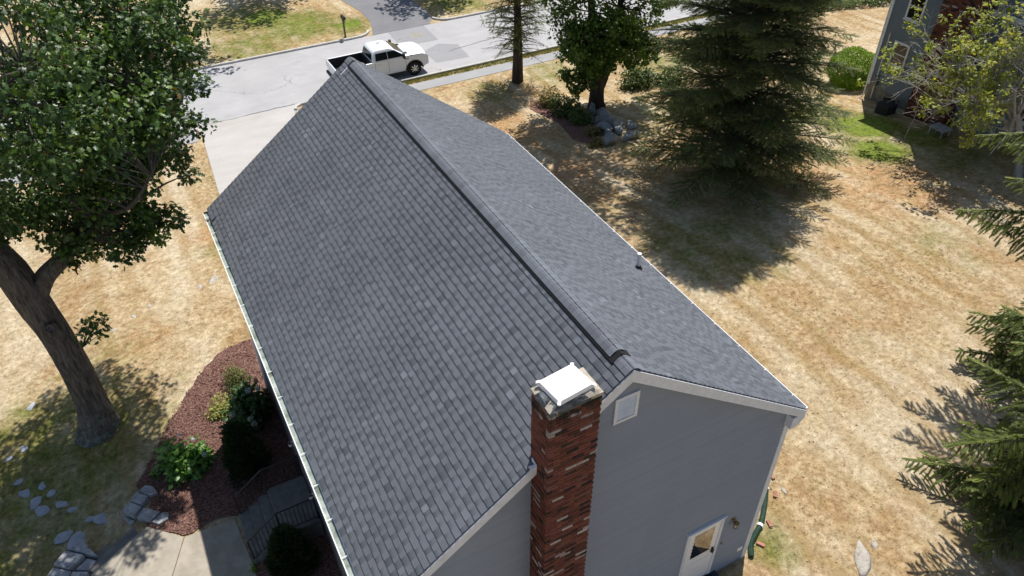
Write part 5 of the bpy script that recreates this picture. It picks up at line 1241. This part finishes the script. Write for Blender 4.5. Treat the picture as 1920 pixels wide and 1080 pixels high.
def arborvitae(c, H, rad, label, seed):
    r = np.random.default_rng(seed); gz = float(hh(*c)); t = thing('arborvitae', (c[0], c[1], gz), label, 'shrub'); n = 3600
    z = r.random(n)**.8; az = r.uniform(0, 2*math.pi, n); prof = rad*np.sqrt(np.clip(1-z**1.6, 0, 1))*(.82+.12*np.sin(z*17+az*2)+.14*np.sin(az*3+seed)+.1*np.sin(az*5+z*9)); k = r.uniform(.7, 1.03, n)
    d = np.column_stack([np.cos(az), np.sin(az), np.zeros(n)]); P = np.array([c[0], c[1], gz+.05])+d*(prof*k)[:, None]+np.column_stack([np.zeros(n), np.zeros(n), z*H])
    foliage('foliage', FLAT, P, d*.6+np.array([0, 0, 1.])+r.normal(size=(n, 3))*.3, d+r.normal(size=(n, 3))*.5, r.uniform(.14, .22, n), np.clip(.35+.3*z+r.normal(0, .2, n), 0, 1), 'arborvitae_leaf', t)
    m = MB(); m.tube([(c[0], c[1], gz-.05), (c[0], c[1], gz+H*.85)], [.05, .015], 6); m.build('trunk', mm('dark_bark'), t)
arborvitae((-5.75, 9.85), 1.9, .62, 'tall dark arborvitae column on the far side of the front steps', 71)
arborvitae((-5.45, 6.05), 1.6, .62, 'green arborvitae at the bottom edge on the near side of the front steps', 72)
bush('seedling', (-8.25, 10.95), (.16, .16, .3), 26, .11, OVATE, 'hydrangea_leaf', 'tiny seedling sprouting at the mulch edge', 73, lumps=3)
bush('flower_clump', (-6.42, 6.55), (.14, .14, .22), 60, .07, SMALL, 'bright_leaf', 'small lime green sprig by the lowest front step', 74, lumps=3)

# ------------------------------------------------------------------ grass and litter
from mathutils.geometry import intersect_point_line
def inpoly(P, poly):
    x, y = P[:, 0], P[:, 1]; ins = np.zeros(len(P), bool); n = len(poly)
    for i in range(n):
        x0, y0 = poly[i][:2]; x1, y1 = poly[(i+1) % n][:2]
        c = ((y0 > y) != (y1 > y)) & (x < (x1-x0)*(y-y0)/(y1-y0+1e-12)+x0); ins ^= c
    return ins
r_ = np.random.default_rng(77); n = 420000
xy = np.column_stack([r_.uniform(-16, 44, n), r_.uniform(-6, 52, n)]); zz = hh(xy[:, 0], xy[:, 1])
d = np.column_stack([xy, zz])-CAMP; dz = d@fw; u = 960+1446.5*(d@rt2)/dz; v = 540-1446.5*(d@up2)/dz
keep = (u > -20) & (u < 1940) & (v > -20) & (v < 1100) & (dz > 1)
keep &= r_.random(n) < np.clip((24/dz)**2, .12, 1)
for poly in (fd, dw, mul, [(-7.5, 6), (-6.3, 6), (-4.3, 6), (-4.3, 8.5), (-7, 8.7), (-8.75, 9.4), (-10.3, 8.5)], [(-60, 35.1), (90, 35.1), (90, 42.75), (-60, 42.75)], [(-30, 33.45), (-3.1, 33.45), (-3, 34.5), (-30, 34.5)], [(2.4, 33.45), (60, 33.45), (60, 34.45), (2.4, 34.45)], [(-4.6, .1), (4.45, .1), (4.45, 13.2), (-4.6, 13.2)], [(28.6, 4), (40, 4), (40, 18.3), (28.6, 18.3)], [(-4.3, 3), (-6.4, 3), (-6.4, 6.8), (-4.3, 6.8)]):
    keep &= ~inpoly(xy, poly)
xy = xy[keep]; n = len(xy); P = np.column_stack([xy, hh(xy[:, 0], xy[:, 1])-.008])
az = r_.uniform(0, 2*math.pi, n); ln = np.column_stack([np.cos(az), np.sin(az), r_.uniform(.45, 1.3, n)])
TUFT = (np.array([(-.10, 0, 0), (.10, 0, 0), (0, 1, .05), (-.38, .05, 0), (-.2, .05, 0), (-.55, .8, .15), (.2, .02, 0), (.36, .02, 0), (.5, .85, -.1)], float), [(0, 1, 2), (3, 4, 5), (6, 7, 8)])
V, F, T = scatter(TUFT, P, ln, r_.normal(size=(n, 3)), r_.uniform(.035, .075, n), r_.random(n))
o = link('grass', fast_mesh('grass', V, F), None, mm('lawn')); tag(o, 'short dry and green grass of the lawns', 'grass', kind='stuff')
# narrow grass strip between kerb and sidewalk is greener: tall tufts there and along the edges
n = 9000; xs_ = r_.uniform(3.2, 40, n); P = np.column_stack([xs_, r_.uniform(34.5, 35.0, n), np.full(n, RZ)])
V, F, T = scatter(TUFT, P, np.column_stack([r_.normal(size=(n, 2))*.5, np.ones(n)]), r_.normal(size=(n, 3)), r_.uniform(.07, .14, n), r_.random(n))
o = link('verge_grass', fast_mesh('verge_grass', V, F, T), None, mm('verge_leaf')); tag(o, 'green grass of the strip between the kerb and the sidewalk', 'grass', kind='stuff')
n = 1500; P = np.column_stack([r_.uniform(4.6, 26, n), r_.uniform(-4, 24, n), np.zeros(n)]); P[:, 2] = hh(P[:, 0], P[:, 1])+.03
V, F, T = scatter(SMALL, P, r_.normal(size=(n, 3))*np.array([1, 1, .2]), np.array([0, 0, 1])+r_.normal(size=(n, 3))*.4, r_.uniform(.04, .09, n), r_.random(n))
o = link('leaf_litter', fast_mesh('leaf_litter', V, F), None, mm('litter')); tag(o, 'fallen leaves scattered over the dry lawn', 'leaves', kind='stuff')
n = 9000; P = np.column_stack([r_.uniform(-8.8, -4.4, n), r_.uniform(8.3, 15.6, n), np.zeros(n)]); big = [((p[0]+6.3)*1.06-6.3, (p[1]-12)*1.04+12) for p in mul]; P = P[inpoly(P, mul) | (inpoly(P, big) & (r_.random(len(P)) < .35) & (P[:, 1] > 9.5))]; n = len(P); P[:, 2] = hh(P[:, 0], P[:, 1])+.045
V, F, T = scatter(SMALL, P, r_.normal(size=(n, 3))*np.array([1, 1, .3]), np.array([0, 0, 1])+r_.normal(size=(n, 3))*.6, r_.uniform(.04, .09, n), r_.random(n))
o = link('mulch_chips', fast_mesh('mulch_chips', V, F), None, mm('mulch')); tag(o, 'loose reddish bark chips over the mulch bed', 'mulch', kind='stuff')

# scattered weeds and longer tufts
n = 2600; cx = np.column_stack([r_.uniform(-14, 27, 140), r_.uniform(-4, 32, 140)]); i = r_.integers(0, 140, n); xy = cx[i]+r_.normal(size=(n, 2))*.45
k = np.ones(n, bool)
for poly in (dw, mul, [(-4.7, -.2), (4.5, .05), (4.5, 13.3), (-4.7, 13.3)], [(-11, 5), (-4.3, 5), (-4.3, 8.6), (-8.7, 10), (-11, 10)]): k &= ~inpoly(xy, poly)
ex = np.column_stack([np.concatenate([r_.uniform(-3.45, -3.1, 260), r_.uniform(4.4, 4.75, 160), r_.uniform(28.2, 28.7, 160)]), np.concatenate([r_.uniform(14, 33, 260), r_.uniform(.2, 12, 160), r_.uniform(6, 18, 160)])])
xy = np.concatenate([xy[k], ex]); n = len(xy); P = np.column_stack([xy, hh(xy[:, 0], xy[:, 1])-.01])
V, F, T = scatter(TUFT, P, np.column_stack([r_.normal(size=(n, 2))*.6, np.ones(n)]), r_.normal(size=(n, 3)), r_.uniform(.05, .12, n), np.clip(r_.normal(.45, .25, n), 0, 1))
o = link('weeds', fast_mesh('weeds', V, F, T), None, mm('dry_shrub_leaf')); tag(o, 'low weeds and longer grass tufts in the lawn', 'weeds', kind='stuff')
